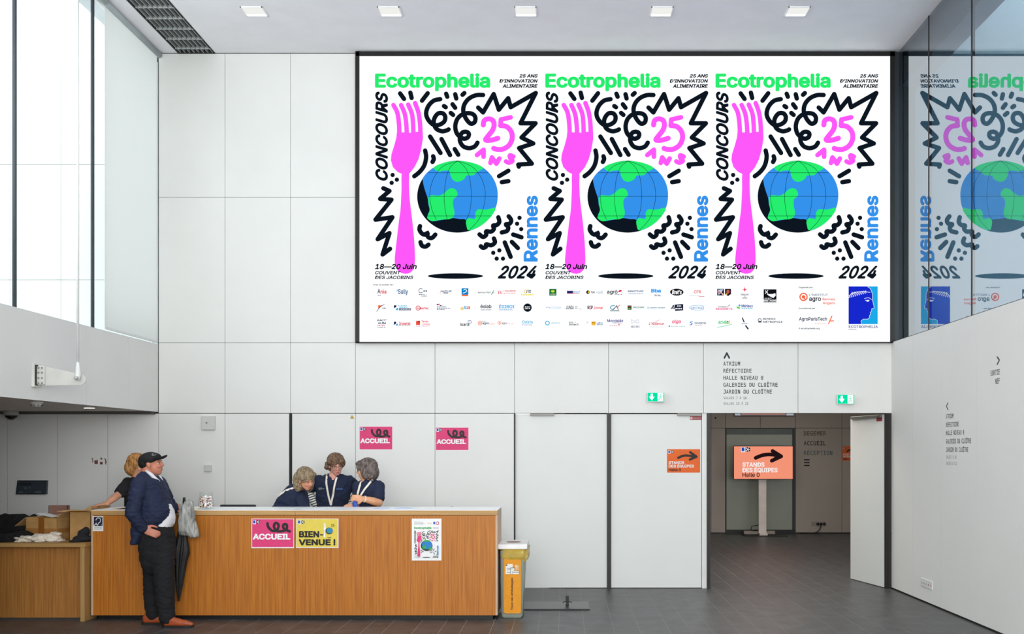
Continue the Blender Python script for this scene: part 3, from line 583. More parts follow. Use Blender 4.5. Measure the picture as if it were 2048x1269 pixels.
# ================================================================ posters and signs
HEADB = (30, 70, 185)
def badge_pair(c, u0, v0, h, fl=True):
    """small blue profile badge and round black-and-white badge, h = height"""
    c.rect(u0, v0, u0+h*0.75, v0+h, (238, 242, 246)); c.rect(u0+h*0.1, v0+h*0.08, u0+h*0.65, v0+h*0.82, HEADB)
    c.poly([(u0+h*0.48, v0+h*0.08), (u0+h*0.65, v0+h*0.08), (u0+h*0.65, v0+h*0.82), (u0+h*0.42, v0+h*0.82), (u0+h*0.5, v0+h*0.65), (u0+h*0.58, v0+h*0.5)], (60, 150, 220))
    cu, cv_, r = u0+h*1.32, v0+h*0.46, h*0.46
    c.ell(cu, cv_, r, r, (22, 22, 24))
    for a in range(5): c.ell(cu+r*0.72*math.cos(a*1.256), cv_+r*0.72*math.sin(a*1.256), r*0.2, r*0.2, (230, 230, 230), 8)
    c.ell(cu, cv_, r*0.42, r*0.42, (235, 235, 235)); c.stroke([(cu-r*.15, cv_-r*.2), (cu+r*.15, cv_-r*.2), (cu+r*.15, cv_+r*.2)], r*.14, (22, 22, 24), False)
def squiggle(c, u, v, s, sv, w_, col=(38, 30, 34)):
    c.stroke([(u+s*a, v+sv*b) for a, b in ((0.02, 0.1), (0.06, 0.5), (0.28, 0.92), (0.52, 0.8), (0.6, 0.35), (0.52, 0.08), (0.4, 0.12), (0.36, 0.5), (0.5, 0.92), (0.78, 0.95), (1.0, 0.75), (1.03, 0.32), (0.95, 0.18), (0.84, 0.3), (0.86, 0.62), (1.0, 0.82), (1.18, 0.98))], w_, col)
def sheet(name, px0, px1, py0, py1, Y, m, label, cat, group=None, th=0.0012):
    o = box(name, PX(px0, Y), PX(px1, Y), Y-th, Y, PZ(py1, Y), PZ(py0, Y), m)
    rebase(o); return tag(o, label, cat, group)
PINK = (222, 62, 120)
def welcome(px0, px1, py0, py1, Y, label):
    o = sheet('paper_sign', px0, px1, py0, py1, Y, mat('white_paper', (240, 240, 240)), label, 'sign', 'pink paper signs')
    w_, h = px1-px0, py1-py0; c = Canvas(front(Y-0.0012, 0.0002, 0.0003), paint)
    b = w_*0.014; c.rect(px0+b, py0+b, px1-b, py1-b*1.6, PINK)
    c.cut('pink_field', o); badge_pair(c, px0+w_*0.03, py0+h*0.05, h*0.14); c.cut('badges', o)
    squiggle(c, px0+w_*0.37, py0+h*0.13, w_*0.45, h*0.31, w_*0.062)
    c.cut('brush_squiggle', o); c.text('ACCUEIL', px0+w_*0.035, py0+h*0.51, px0+w_*0.915, py0+h*0.715, (244, 242, 244), bold=0.04)
    c.build('lettering', o)
YD = 10.276
welcome(718.3, 785.5, 853, 901, YW-0.001, 'pink paper sign on the white wall straight above the bob-haired woman')
welcome(871, 937.8, 855, 902.3, YW-0.001, 'pink paper sign on the white wall, nearer the closed doors than its twin')
welcome(503, 588, 1038, 1097, YD-0.001, 'pink paper sign taped on the oak desk front beside the yellow sign')
# yellow
o = sheet('paper_sign', 592, 677, 1038, 1096.5, YD-0.001, mat('white_paper', (240, 240, 240)), 'yellow paper sign with black lettering on the oak desk front', 'sign')
c = Canvas(zoomed(front(YD-0.0022, 0.0002, 0.0003), 4.995, 490, 1020), paint)
c.rect(514, 95, 926, 376, (226, 204, 84)); c.cut('yellow_field', o); badge_pair(c, 526, 106, 40); c.cut('badges', o)
KB = (28, 26, 28)
c.text('BIEN', 540, 214, 742, 278, KB, bold=0.04); c.rect(750, 246, 782, 258, KB); c.cut('lettering', o); c.text('VENUE', 537, 296, 858, 358, KB, bold=0.04)
c.text('!', 884, 294, 904, 358, KB, bold=0.05); c.cut('lettering', o)
c.stroke([(790, 143), (794, 190)], 5, (244, 244, 246), False); c.stroke([(797, 137), (800, 190)], 5, (244, 244, 246), False); c.stroke([(805, 140), (806, 190)], 5, (244, 244, 246), False)
c.poly([(787, 180), (810, 180), (806, 200), (799, 212), (805, 278), (786, 278), (793, 212), (787, 198)], (244, 244, 246))
c.ell(842, 212, 36, 34, KB); c.ell(846, 208, 32, 30, (50, 130, 190)); c.ell(832, 222, 12, 10, (50, 160, 90)); c.ell(852, 188, 14, 8, (50, 160, 90)); c.ell(843, 281, 22, 3, KB)
c.cut('fork_and_globe', o); c.stroke([(862, 151), (868, 145), (875, 150), (863, 166), (877, 166)], 3.5, KB, False); c.stroke([(894, 146), (884, 147), (884, 155), (892, 158), (890, 166), (882, 167)], 3.5, KB, False)
c.build('globe_print', o)
# small event poster
o = sheet('paper_poster', 823.6, 883, 1038, 1122, YD-0.001, mat('white_paper', (240, 240, 240)), 'small white portrait poster with pink fork and globe on the oak desk', 'poster')
c = Canvas(zoomed(front(YD-0.0022, 0.0002, 0.0003), 4.995, 490, 1020), paint)
for i, (a, b_) in enumerate(((122, 1778), (133, 1795), (144, 1778))): c.text(('ECOLE NATIONALE', 'CONCOURS EUROPE 25', 'ANS 2024')[i][:14], 1690, a, b_, a+7, KB)
badge_pair(c, 1878, 118, 34); c.ring(1922, 136, 17, 5, (225, 60, 110)); c.ell(1922, 136, 10, 10, (245, 245, 245)); c.stroke([(1822, 134), (1862, 136)], 4, (235, 180, 70), False)
c.cut('header_print', o)['kind'] = 'stuff'; c.text('Ecotrophelia', 1690, 172, 1862, 196, (60, 170, 80), bold=0.035); c.text("25 ANS D'INNOVATION", 1880, 178, 1936, 188, KB)
# map the big artwork down: big poster zoomA box (185..1860, 410..2330) -> (1690..1936, 205..480)
MU = lambda u: 1690+(u-185)*(246/1675); MV = lambda v: 205+(v-410)*(275/1920)
q = lambda pts: [(MU(u), MV(v)) for u, v in pts]; qb = lambda pts: [(MU(u), MV(v+1218)) for u, v in pts]
PK2 = (222, 60, 120); c.cut('title_lettering', o)
for t in ([(390, 560), (447, 860)], [(468, 560), (526, 860)], [(540, 556), (592, 860)], [(610, 540), (664, 860)]): c.stroke(q(t), 6.5, PK2, False)
c.poly(q([(426, 832), (688, 828), (672, 1010), (605, 1190), (545, 1262), (548, 1500), (600, 1918), (609, 2078), (592, 2228), (515, 2274), (425, 2228), (405, 2100), (462, 1618), (478, 1262), (385, 1190), (364, 1120), (420, 890)]), PK2)
c.cut('pink_fork', o)
for s_, sm in (([(1250, 585), (1300, 635), (1408, 448), (1460, 608), (1555, 490), (1580, 582), (1835, 437), (1680, 745), (1833, 745), (1690, 890), (1810, 950), (1665, 997), (1795, 1155), (1657, 1165)], False),
               ([(865, 500), (745, 570), (722, 645), (800, 762), (905, 728), (892, 645), (808, 690), (825, 800), (950, 807)], True), ([(1300, 458), (1160, 492), (1099, 620), (1172, 748), (1222, 690), (1150, 642), (1018, 770), (1070, 886), (1155, 850), (1068, 875), (1100, 980), (1243, 942)], True),
               ([(762, 880), (868, 1047)], False), ([(878, 905), (965, 1068)], False), ([(712, 1022), (702, 1175), (602, 1283)], True)): c.stroke(q(s_), 5.5, KB, sm)
c.stroke(qb([(288, 187), (350, 215), (255, 295), (370, 303), (208, 506), (380, 482), (230, 705), (350, 642), (280, 860), (356, 802)]), 5.5, KB, False)
for s_ in ([(660, 572), (688, 653), (727, 632), (780, 692), (815, 658)], [(665, 735), (715, 780)], [(1455, 482), (1402, 566), (1332, 624), (1264, 656)], [(1560, 472), (1530, 554), (1490, 636)], [(1410, 697), (1332, 756), (1277, 776)], [(1605, 657), (1690, 685)], [(1520, 737), (1580, 884)]): c.stroke(qb(s_), 5, KB, True)
c.cut('brush_marks', o)['kind'] = 'stuff'; c.ell(MU(1039), MV(1490), 58, 52, KB, 40); c.ell(MU(1070), MV(1440), 52, 44, (40, 125, 200), 36); c.ell(MU(880), MV(1600), 20, 20, (45, 165, 85)); c.ell(MU(1050), MV(1170), 34, 10, (45, 165, 85)); c.ell(MU(1270), MV(1690), 18, 13, (45, 165, 85))
c.ell(MU(1020), MV(2297), 40, 3.5, KB)
c.cut('globe', o); c.stroke(q([(1302, 762), (1352, 700), (1412, 756), (1327, 916), (1450, 897)]), 6.5, PK2); c.stroke(q([(1580, 685), (1481, 707), (1477, 768), (1588, 835), (1562, 970), (1408, 1000)]), 6.5, PK2)
c.stroke(q([(1238, 1068), (1305, 1014), (1305, 1085)]), 5, PK2, False); c.stroke(q([(1375, 1148), (1390, 1092), (1435, 1155), (1465, 1103)]), 5, PK2, False); c.stroke(q([(1608, 1083), (1577, 1102), (1565, 1146)]), 5, PK2)
c.cut('pink_lettering', o); c.text('CONCOURS', 1692, MV(424), 1708, MV(1330), KB, bold=0.03, shear=0.3, rot=90); c.text('Rennes', MU(1712), MV(1480), MU(1857), MV(2150), (50, 140, 205), bold=0.03, rot=90)
c.text('2024', MU(1449), MV(2191), MU(1846), MV(2325), KB, bold=0.025, shear=0.4); c.text('18\u201420 Juin', MU(203), MV(2173), MU(600), MV(2228), KB, bold=0.02, shear=0.2); c.text('DES JACOBINS', MU(203), MV(2285), MU(592), MV(2325), KB, shear=0.2)
c.build('lettering', o)
# orange arrow signs
def arrow_sign(c, u0, v0, w_, h, bgc, wht, kb):
    """artwork measured on the TV picture: fractions of its width and height"""
    X = lambda f: u0+w_*f; Z = lambda f: v0+h*f
    badge_pair(c, X(0.12 if wht[0] > 236 else 0.03), Z(0.035), h*0.13 if wht[0] > 236 else h*0.15)
    c.stroke([(X(a), Z(b)) for a, b in ((0.36, 0.38), (0.45, 0.30), (0.56, 0.265), (0.68, 0.28), (0.80, 0.32))], h*0.105, kb)
    c.stroke([(X(a), Z(b)) for a, b in ((0.645, 0.135), (0.80, 0.30), (0.64, 0.455))], h*0.105, kb, False); c.poly([(X(0.66), Z(0.16)), (X(0.83), Z(0.32)), (X(0.64), Z(0.44)), (X(0.7), Z(0.3))], kb)
sgn_o = (232, 102, 30)
def small_orange(px0, px1, py0, py1, Y, label):
    o = sheet('paper_sign', px0, px1, py0, py1, Y, mat('orange_paper', sgn_o, 0.6), label, 'sign', 'orange arrow signs')
    c = Canvas(front(Y-0.0012, 0.0002, 0.0003), paint); w_, h = px1-px0, py1-py0; X = lambda f: px0+w_*f; Z = lambda f: py0+h*f; kb = (34, 22, 20)
    badge_pair(c, X(0.03), Z(0.05), h*0.14); c.cut('badges', o)
    c.stroke([(X(a), Z(b)) for a, b in ((0.34, 0.37), (0.47, 0.29), (0.6, 0.27), (0.88, 0.32))], h*0.1, kb); c.stroke([(X(0.7), Z(0.13)), (X(0.89), Z(0.32)), (X(0.69), Z(0.44))], h*0.1, kb, False)
    c.cut('arrow', o); c.text('STANDS', X(0.05), Z(0.515), X(0.52), Z(0.635), (240, 236, 234), bold=0.028); c.cut('lettering', o); c.text('DES \u00c9QUIPES', X(0.05), Z(0.635), X(0.815), Z(0.79), (240, 236, 234), bold=0.028)
    c.cut('lettering', o); c.text('Halle 0', X(0.05), Z(0.82), X(0.425), Z(0.935), kb, bold=0.02); c.build('lettering', o)
small_orange(1334, 1400.2, 899, 946, YW+0.029, 'orange paper arrow sign taped on the closed white door')
small_orange(1684.8, 1712, 893, 922, YH-0.001, 'small orange arrow sign on the far hall wall, half hidden by the open door')
# ================================================================ wayfinding lettering on the walls
INK = (24, 24, 26)
def mono_line(c, t, u0, base, cap, pitch, col, bold=0.0, root=None):
    """even-pitch capitals; every word becomes a part of its own"""
    for i, ch in enumerate(t+' '):
        if ch == ' ':
            if root is not None and c.V: c.cut('word', root)
            continue
        vv, _ = glyphs(ch, bold, 0, True); hv, _ = glyphs('H', bold, 0, True)
        H = max(v[1] for v in hv)-min(v[1] for v in hv); k = cap/H
        ya = min(v[1] for v in vv); yb = max(v[1] for v in vv); wq = pitch*0.78
        c.text(ch, u0+i*pitch, base-yb*k, u0+i*pitch+wq, base-min(ya, 0.0 if ya > -0.05 else ya)*k, col, bold, 0, 0, True)
LINES = ['ATRIUM', 'R\u00c9FECTOIRE', 'HALLE NIVEAU 0', 'GALERIES DU CLO\u00ceTRE', 'JARDIN DU CLO\u00ceTRE']
root = empty('wall_lettering', P(1446, 810, YW), 'black direction lettering under an upward chevron, on the panel above the open doorway', 'lettering')
Zf = zoomed(front(YW, 0.0001, 0.0004), 4.551, 1280, 690)
c = Canvas(Zf, paint); c.stroke([(768, 120), (790, 76), (812, 120)], 15, INK, False); c.build('chevron', root)
for t, b in zip(LINES, (190, 255, 318, 382, 445)):
    c = Canvas(Zf, paint); mono_line(c, t, 759, b, 36, 26.3, INK, 0.012, root=root)
for t, b in (('SALLES 7 \u00c0 10', 496), ('SALLES 12 \u00c0 21', 546)):
    c = Canvas(Zf, paint); mono_line(c, t, 761, b, 23, 16.3, (70, 70, 70), 0.0, root=root)
# right wall: u metres towards the viewer along -Y, v metres down from eye level
def rwall(y0): return lambda u, v, k: (XR-0.0006-0.00003*k, y0-u, EYE-v)
y0 = F*XR/(1892-1130); sc_ = y0/F
root = empty('wall_lettering', (XR, y0, 1.3), 'dark direction lettering below a chevron pointing to the doorway, low on the long side wall', 'lettering')
c = Canvas(rwall(y0), paint); vv = [(p-CY)*sc_ for p in (807, 813, 820.5)]
c.stroke([(0.055, vv[0]), (0.012, vv[1]), (0.055, vv[2])], 0.016, (50, 52, 56), False); c.build('chevron', root)
for t, b in zip(LINES, (837.8, 854.6, 871, 887.6, 904.3)):
    c = Canvas(rwall(y0), paint); mono_line(c, t, 0.002, (b-CY)*sc_, 0.0475, 0.0355, (60, 62, 64), 0.012, root=root)
for t, b in (('SALLES 7 \u00c0 10', 917.5), ('SALLES 12 \u00c0 21', 930)):
    c = Canvas(rwall(y0), paint); mono_line(c, t, 0.002, (b-CY)*sc_, 0.031, 0.0222, (120, 122, 122), root=root)
y1 = F*XR/(2000-1130); s1 = y1/F
root = empty('wall_lettering', (XR, y1, 2.1), 'dark exit lettering below a chevron pointing away from the doors, high on the side wall', 'lettering')
c = Canvas(rwall(y1), paint); c.stroke([(-0.06, (713.5-CY)*s1), (-0.012, (720.5-CY)*s1), (-0.06, (728-CY)*s1)], 0.018, (50, 52, 60), False); c.build('chevron', root)
for t, b in (('SORTIE', 749), ('NEF', 767)):
    c = Canvas(rwall(y1), paint); mono_line(c, t, -len(t)*0.0355+0.004, (b-CY)*s1, 0.05, 0.0355, (56, 58, 64), 0.014, root=root)
# hall lettering
root = empty('wall_lettering', P(1606, 935, YH), 'multilingual welcome lettering on the taupe wall of the far hall', 'lettering')
Zh = zoomed(front(YH, 0.0001, 0.0004), 3.1725, 1400, 810)
for t, b, col in (('DEGEMER', 195, (92, 74, 66)), ('ACCUEIL', 257, (18, 17, 16)), ('R\u00c9CEPTION', 319, (78, 98, 96))):
    c = Canvas(Zh, paint); mono_line(c, t, 659, b, 27, 20.6, col, 0.014, root=root)
c = Canvas(Zh, paint)
for v in (350, 368, 386): c.rect(660, v-4, 695, v+4, (18, 17, 16))
c.build('stripe_mark', root)

# ================================================================ reception desk
YB = 10.91; zt = 1.1; zt0 = PZ(1021.6, YD); ze = PZ(1031, YD)
xl, xr = PX(182.3, YD), PX(995, YD)
desk = empty('reception_desk', ((xl+xr)/2, YD, 0), 'long oak reception desk with white top, four paper signs on its front', 'desk')
xs = PX(590.5, YD)
box('front_panel', xl+0.02, xs-0.001, YD, YD+0.02, 0.045, ze-0.004, oak_m, desk); box('front_panel', xs+0.001, xr-0.02, YD, YD+0.02, 0.045, ze-0.004, oak_m, desk)
box('top_edge', xl, xs-0.0008, YD-0.004, YD+0.02, ze, zt0, oakl_m, desk, 0.001); box('top_edge', xs+0.0008, xr, YD-0.004, YD+0.02, ze, zt0, oakl_m, desk, 0.001)
box('desktop', xl, xr, YD-0.003, YB, zt0-0.002, zt0+0.003, lam_m, desk); box('top_board', xl+0.02, xr-0.02, YD+0.021, YB, ze, zt0-0.002, oakl_m, desk)
box('side_panel', xr-0.02, xr, YD, YB, 0.045, zt0-0.002, oaks_m, desk); box('side_panel', xl, xl+0.02, YD, YB, 0.045, zt0-0.002, oaks_m, desk)
box('plinth', xl+0.05, xr-0.05, YD+0.05, YB-0.05, 0.0, 0.045, black_m, desk); box('back_panel', xl+0.02, xr-0.02, YB-0.03, YB-0.01, 0.045, ze, oaks_m, desk)
zd = zt0+0.003
def paper(px0, px1, yn, yf, label, c=(246, 247, 248), skew=0.0, prn=None, group='papers on the desk'):
    bm = bmesh.new(); x0, x1 = PX(px0, yn), PX(px1, yn)
    a = [bm.verts.new(p) for p in ((x0, yn, zd+0.0006), (x1, yn, zd+0.0006), (x1+skew, yf, zd+0.0006), (x0+skew, yf, zd+0.0006))]
    r = bmesh.ops.extrude_face_region(bm, geom=[bm.faces.new(a)])
    for v in r['geom']:
        if isinstance(v, bmesh.types.BMVert): v.co.z += 0.002
    bmesh.ops.recalc_face_normals(bm, faces=bm.faces)
    o = rebase(bm2('paper_sheet', bm, mat('sheet_%d_%d_%d' % c, c))); tag(o, label, 'paper', group)
    if prn:
        for i in range(3): box('printed_band', x0+0.03+skew*0.3, x1-0.02+skew*0.3, yn+0.08+i*0.06, yn+0.1+i*0.06, zd+0.0028, zd+0.003, mat('blue_print', prn), o)
paper(366, 396, 10.36, 10.58, 'pale yellow and white leaflet beside the glass sweet jar', (240, 232, 190), -0.05)
paper(548, 585, 10.45, 10.68, 'grey-white sheet in front of the bending woman', (214, 220, 226), 0.06)
paper(604, 650, 10.4, 10.72, 'wide pale sheet in front of the standing woman in the middle', (224, 228, 234), 0.07)
paper(735, 775, 10.42, 10.74, 'sheet with blue bands in front of the bob-haired woman', (236, 240, 246), 0.05, (90, 140, 220))
paper(778, 822, 10.45, 10.74, 'sheet with blue bands, the one nearest the empty end of the desk', (238, 242, 248), 0.04, (90, 140, 220))
# hearing loop notice
o = tag(sheet('notice', 185.5, 206.5, 1033, 1063, YD-0.0005, mat('white_paper', (240, 240, 240)), 'white and dark blue hearing loop notice at the near corner of the desk front', 'sign'))
c = Canvas(zoomed(front(YD-0.0017, 0.0002, 0.0002), 10.24, 0, 990), paint)
c.rect(1918, 455, 2100, 645, (22, 26, 62)); wl = (214, 222, 216)
c.stroke([(1965, 520), (1985, 485), (2030, 480), (2060, 510), (2050, 560), (2015, 590), (2000, 625), (1975, 615)], 15, wl); c.stroke([(1930, 632), (1975, 585)], 18, wl, False); c.stroke([(2062, 470), (2085, 462)], 8, wl, False); c.text('T', 2070, 610, 2090, 635, wl)
for v in (665, 685, 705): c.rect(1925, v, 2090, v+8, (170, 176, 170))
c.build('pictogram', o)
# glass jar with sweets
Yj = 10.5; xc = PX(412, Yj); s = Yj/F; zj = zd+0.001
jar = empty('glass_jar', (xc, Yj, zd), 'tapered clear glass jar full of brown and white sweets on the white desk top', 'jar')
prof = [(15.3, 0), (15.8, 2), (15.6, 8), (14.5, 16), (13, 25), (12.3, 33), (12.5, 33.6), (12.0, 33.6), (11.8, 32.5), (12.4, 25), (13.9, 16), (14.9, 8), (14.8, 3), (12, 2.4)]
jg = mixglass('jar_glass', (252, 253, 253), 1.4)
lathe('vessel', [(r*s, z*s) for r, z in prof], (xc, Yj, zj), jg, jar, 40)
bm = bmesh.new(); bmw = bmesh.new(); rj = random.Random(5)
for i in range(430):
    z = rj.uniform(3.6, 24); rr_ = (14.4-0.1*z)*s; a = rj.random()*6.283; q = (rj.random()**0.35)*(rr_-0.01)
    m_ = Matrix.Translation((xc+q*math.cos(a), Yj+q*math.sin(a), zj+z*s)) @ Matrix.Rotation(rj.random()*3, 4, Vector((rj.random(), rj.random(), 1)).normalized()) @ Matrix.Diagonal((1.25, 0.8, 0.7, 1))
    bmesh.ops.create_icosphere(bm if i % 3 == 0 else bmw, subdivisions=1, radius=0.0095, matrix=m_)
bm2('brown_sweets', bm, mat('brown_sweet', (150, 84, 50), 0.4), jar)['kind'] = 'stuff'; bm2('white_sweets', bmw, mat('white_sweet', (250, 244, 240), 0.4), jar)['kind'] = 'stuff'
# monitor behind the desk, on a low cabinet
Ym = 11.3; zm = PZ(1010, Ym); x0, x1 = PX(440.5, Ym), PX(512, Ym)
box_ = empty('low_cabinet', ((x0+x1)/2, Ym+0.1, 0), 'white low cabinet behind the desk carrying the black monitor', 'cabinet')
box('carcass', x0-0.1, x1+0.1, Ym-0.1, Ym+0.4, 0.05, 0.72, white_m, box_, 0.004); box('worktop', x0-0.12, x1+0.12, Ym-0.12, Ym+0.42, 0.72, 0.74, lam_m, box_, 0.003)
mo = empty('monitor', ((x0+x1)/2, Ym, 0.74), 'black computer monitor whose top edge shows above the desk beside the glass jar', 'monitor')
box('screen_housing', x0, x1, Ym-0.02, Ym+0.02, zm-0.26, zm, black_m, mo, 0.012); box('stand', (x0+x1)/2-0.03, (x0+x1)/2+0.03, Ym+0.02, Ym+0.04, 0.75, zm-0.1, black_m, mo, 0.004)
box('foot', (x0+x1)/2-0.11, (x0+x1)/2+0.11, Ym-0.07, Ym+0.1, 0.74, 0.752, black_m, mo, 0.004)
# chair behind the far end
Yc = 11.6; zc = PZ(1012, Yc); xc0, xc1 = PX(890, Yc), PX(919, Yc)
ch = empty('high_chair', ((xc0+xc1)/2, Yc-0.15, 0), 'dark high chair whose curved back just shows above the empty end of the desk', 'chair')
bm = bmesh.new(); n = 14; prev = None
for i in range(n+1):
    t = i/n; x = xc0-0.1+(xc1-xc0+0.2)*t; zz = zc-0.16*(2*t-1)**2-0.02*t; y = Yc-0.05*(2*t-1)**2
    cur = [bm.verts.new(p) for p in ((x, y-0.02, 0.78), (x, y+0.02, 0.78), (x, y+0.02, zz), (x, y-0.02, zz))]
    if prev:
        for k in range(4): bm.faces.new((prev[k], cur[k], cur[(k+1) % 4], prev[(k+1) % 4]))
    else: bm.faces.new(cur)
    prev = cur
bm.faces.new(prev[::-1]); bmesh.ops.recalc_face_normals(bm, faces=bm.faces)
dk = mat('dark_green_grey_fabric', (44, 52, 50), 0.8); bm2('backrest', bm, dk, ch, True)
xm = (xc0+xc1)/2; box('seat', xm-0.2, xm+0.2, Yc-0.42, Yc-0.02, 0.7, 0.77, dk, ch, 0.02); tube('pole', [(xm, Yc-0.2, 0.05), (xm, Yc-0.2, 0.7)], 0.025, black_m, ch)
lathe('foot', [(0.23, 0), (0.22, 0.02), (0.04, 0.05)], (xm, Yc-0.2, 0), black_m, ch)

# ================================================================ low oak table on the left with its load
YT = 10.17; zT = 0.783
tx1 = PX(171, YT)
tb = empty('low_oak_table', (-5.2, YT, 0), 'low oak table next to the reception desk, loaded with boxes and clothes', 'table')
box('tabletop', -7.6, PX(170.5, YT), YT, YT+0.7, zT-0.042, zT, wood('oak_dark_edge', (176, 140, 86), (158, 122, 70), 0.5, 0), tb, 0.002)
box('leg_panel', PX(160, YT), PX(168.5, YT), YT+0.005, YT+0.68, 0.0, zT-0.042, wood('oak_leg', (182, 146, 92), (164, 128, 76)), tb)
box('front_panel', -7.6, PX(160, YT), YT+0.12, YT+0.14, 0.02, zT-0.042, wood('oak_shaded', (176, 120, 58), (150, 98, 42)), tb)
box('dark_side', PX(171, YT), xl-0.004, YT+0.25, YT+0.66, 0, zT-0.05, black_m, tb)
def carton(name, label, cx, cy, z0, w_, d_, h, rz, flaps, m=card_m, tape=True, group='cardboard cartons'):
    """open carton; flaps = list of (side, angle_deg, length), sides f b l r, angle 0 = flat outward, 90 = straight up"""
    root = empty(name, (cx, cy, z0), label, 'box', group); Mx = Matrix.Rotation(rz, 4, 'Z'); t = 0.005
    def part(nm, x0, x1, y0, y1, za, zb, mm, bev=0, rot=None):
        o = box(nm, x0, x1, y0, y1, za, zb, mm, None, bev, rot); o.data.transform(Mx); o.parent = root; return o
    a, b = w_/2, d_/2
    part('side', -a, a, -b, -b+t, 0, h, m); part('side', -a, a, b-t, b, 0, h, m); part('side', -a, -a+t, -b, b, 0, h, m); part('side', a-t, a, -b, b, 0, h, m); part('bottom', -a, a, -b, b, 0, t, m)
    if tape:
        part('tape', -0.035, 0.035, -b-0.001, -b, 0, h, tape_m); part('tape', -a, a, -b-0.0006, -b, h*0.3, h*0.52, mat('tape_faint', (160, 112, 58), 0.35)); part('tape', a, a+0.001, -b, b, h*0.3, h*0.52, mat('tape_faint', (160, 112, 58)))
    for sd, an, ln in flaps:
        c_, s_ = math.cos(math.radians(an))*ln, math.sin(math.radians(an))*ln
        bm = bmesh.new()
        e = {'f': ((-a, -b), (a, -b), (0, -1)), 'b': ((-a, b), (a, b), (0, 1)), 'l': ((-a, -b), (-a, b), (-1, 0)), 'r': ((a, -b), (a, b), (1, 0))}[sd]
        p = [Vector((*e[0], h)), Vector((*e[1], h)), Vector((e[1][0]+e[2][0]*c_, e[1][1]+e[2][1]*c_, h+s_)), Vector((e[0][0]+e[2][0]*c_, e[0][1]+e[2][1]*c_, h+s_))]
        nn = (p[1]-p[0]).cross(p[3]-p[0]).normalized()*0.002
        A = [bm.verts.new(q+nn) for q in p]; B = [bm.verts.new(q-nn) for q in p]
        bm.faces.new(A); bm.faces.new(B[::-1])
        for i in range(4): bm.faces.new((A[i], B[i], B[(i+1) % 4], A[(i+1) % 4]))
        bmesh.ops.recalc_face_normals(bm, faces=bm.faces); bm.transform(Mx)
        me = bpy.data.meshes.new('flap'); bm.to_mesh(me); bm.free(); o = bpy.data.objects.new('flap', me); COL.objects.link(o); me.materials.append(cardl_m); o.parent = root
    return root
Ya = 10.5; ha = PZ(1035.5, Ya)-zT-0.005
carton('cardboard_box', 'open brown carton with taped front at the centre of the low oak table', PX(86, Ya), Ya+0.14, zT, 0.37, 0.25, ha, math.radians(-12), [('l', -35, 0.16), ('b', 20, 0.1), ('r', 40, 0.08)])
Yb2 = 10.42; hb = PZ(1029.5, Yb2)-zT-0.005
carton('cardboard_box', 'taller open carton with flaps spread, against the end of the reception desk', PX(137, Yb2)+0.115, Yb2+0.17, zT, 0.22, 0.32, hb+0.03, math.radians(0), [('f', 10, 0.13), ('l', 2, 0.13), ('r', 7, 0.36), ('b', 15, 0.14)], tape=False)
carton('cardboard_box', 'small reddish-brown carton whose upper side shows behind the centre carton', PX(117, 10.82), 10.835, zT+0.0, 0.2, 0.05, PZ(1011.5, 10.82)-zT, 0, [], mat('reddish_cardboard', (128, 92, 80), 0.85), False)
# white sheet lying on the flaps
o = box('paper_sheet', PX(86, 10.75), PX(117, 10.75), 10.62, 10.8, PZ(1030, 10.75)-0.002, PZ(1030, 10.75), mat('white_paper', (240, 240, 240)), None, 0, Matrix.Rotation(math.radians(14), 3, 'Y'))
tag(rebase(o), 'white printed sheet lying askew on the carton flaps', 'paper')
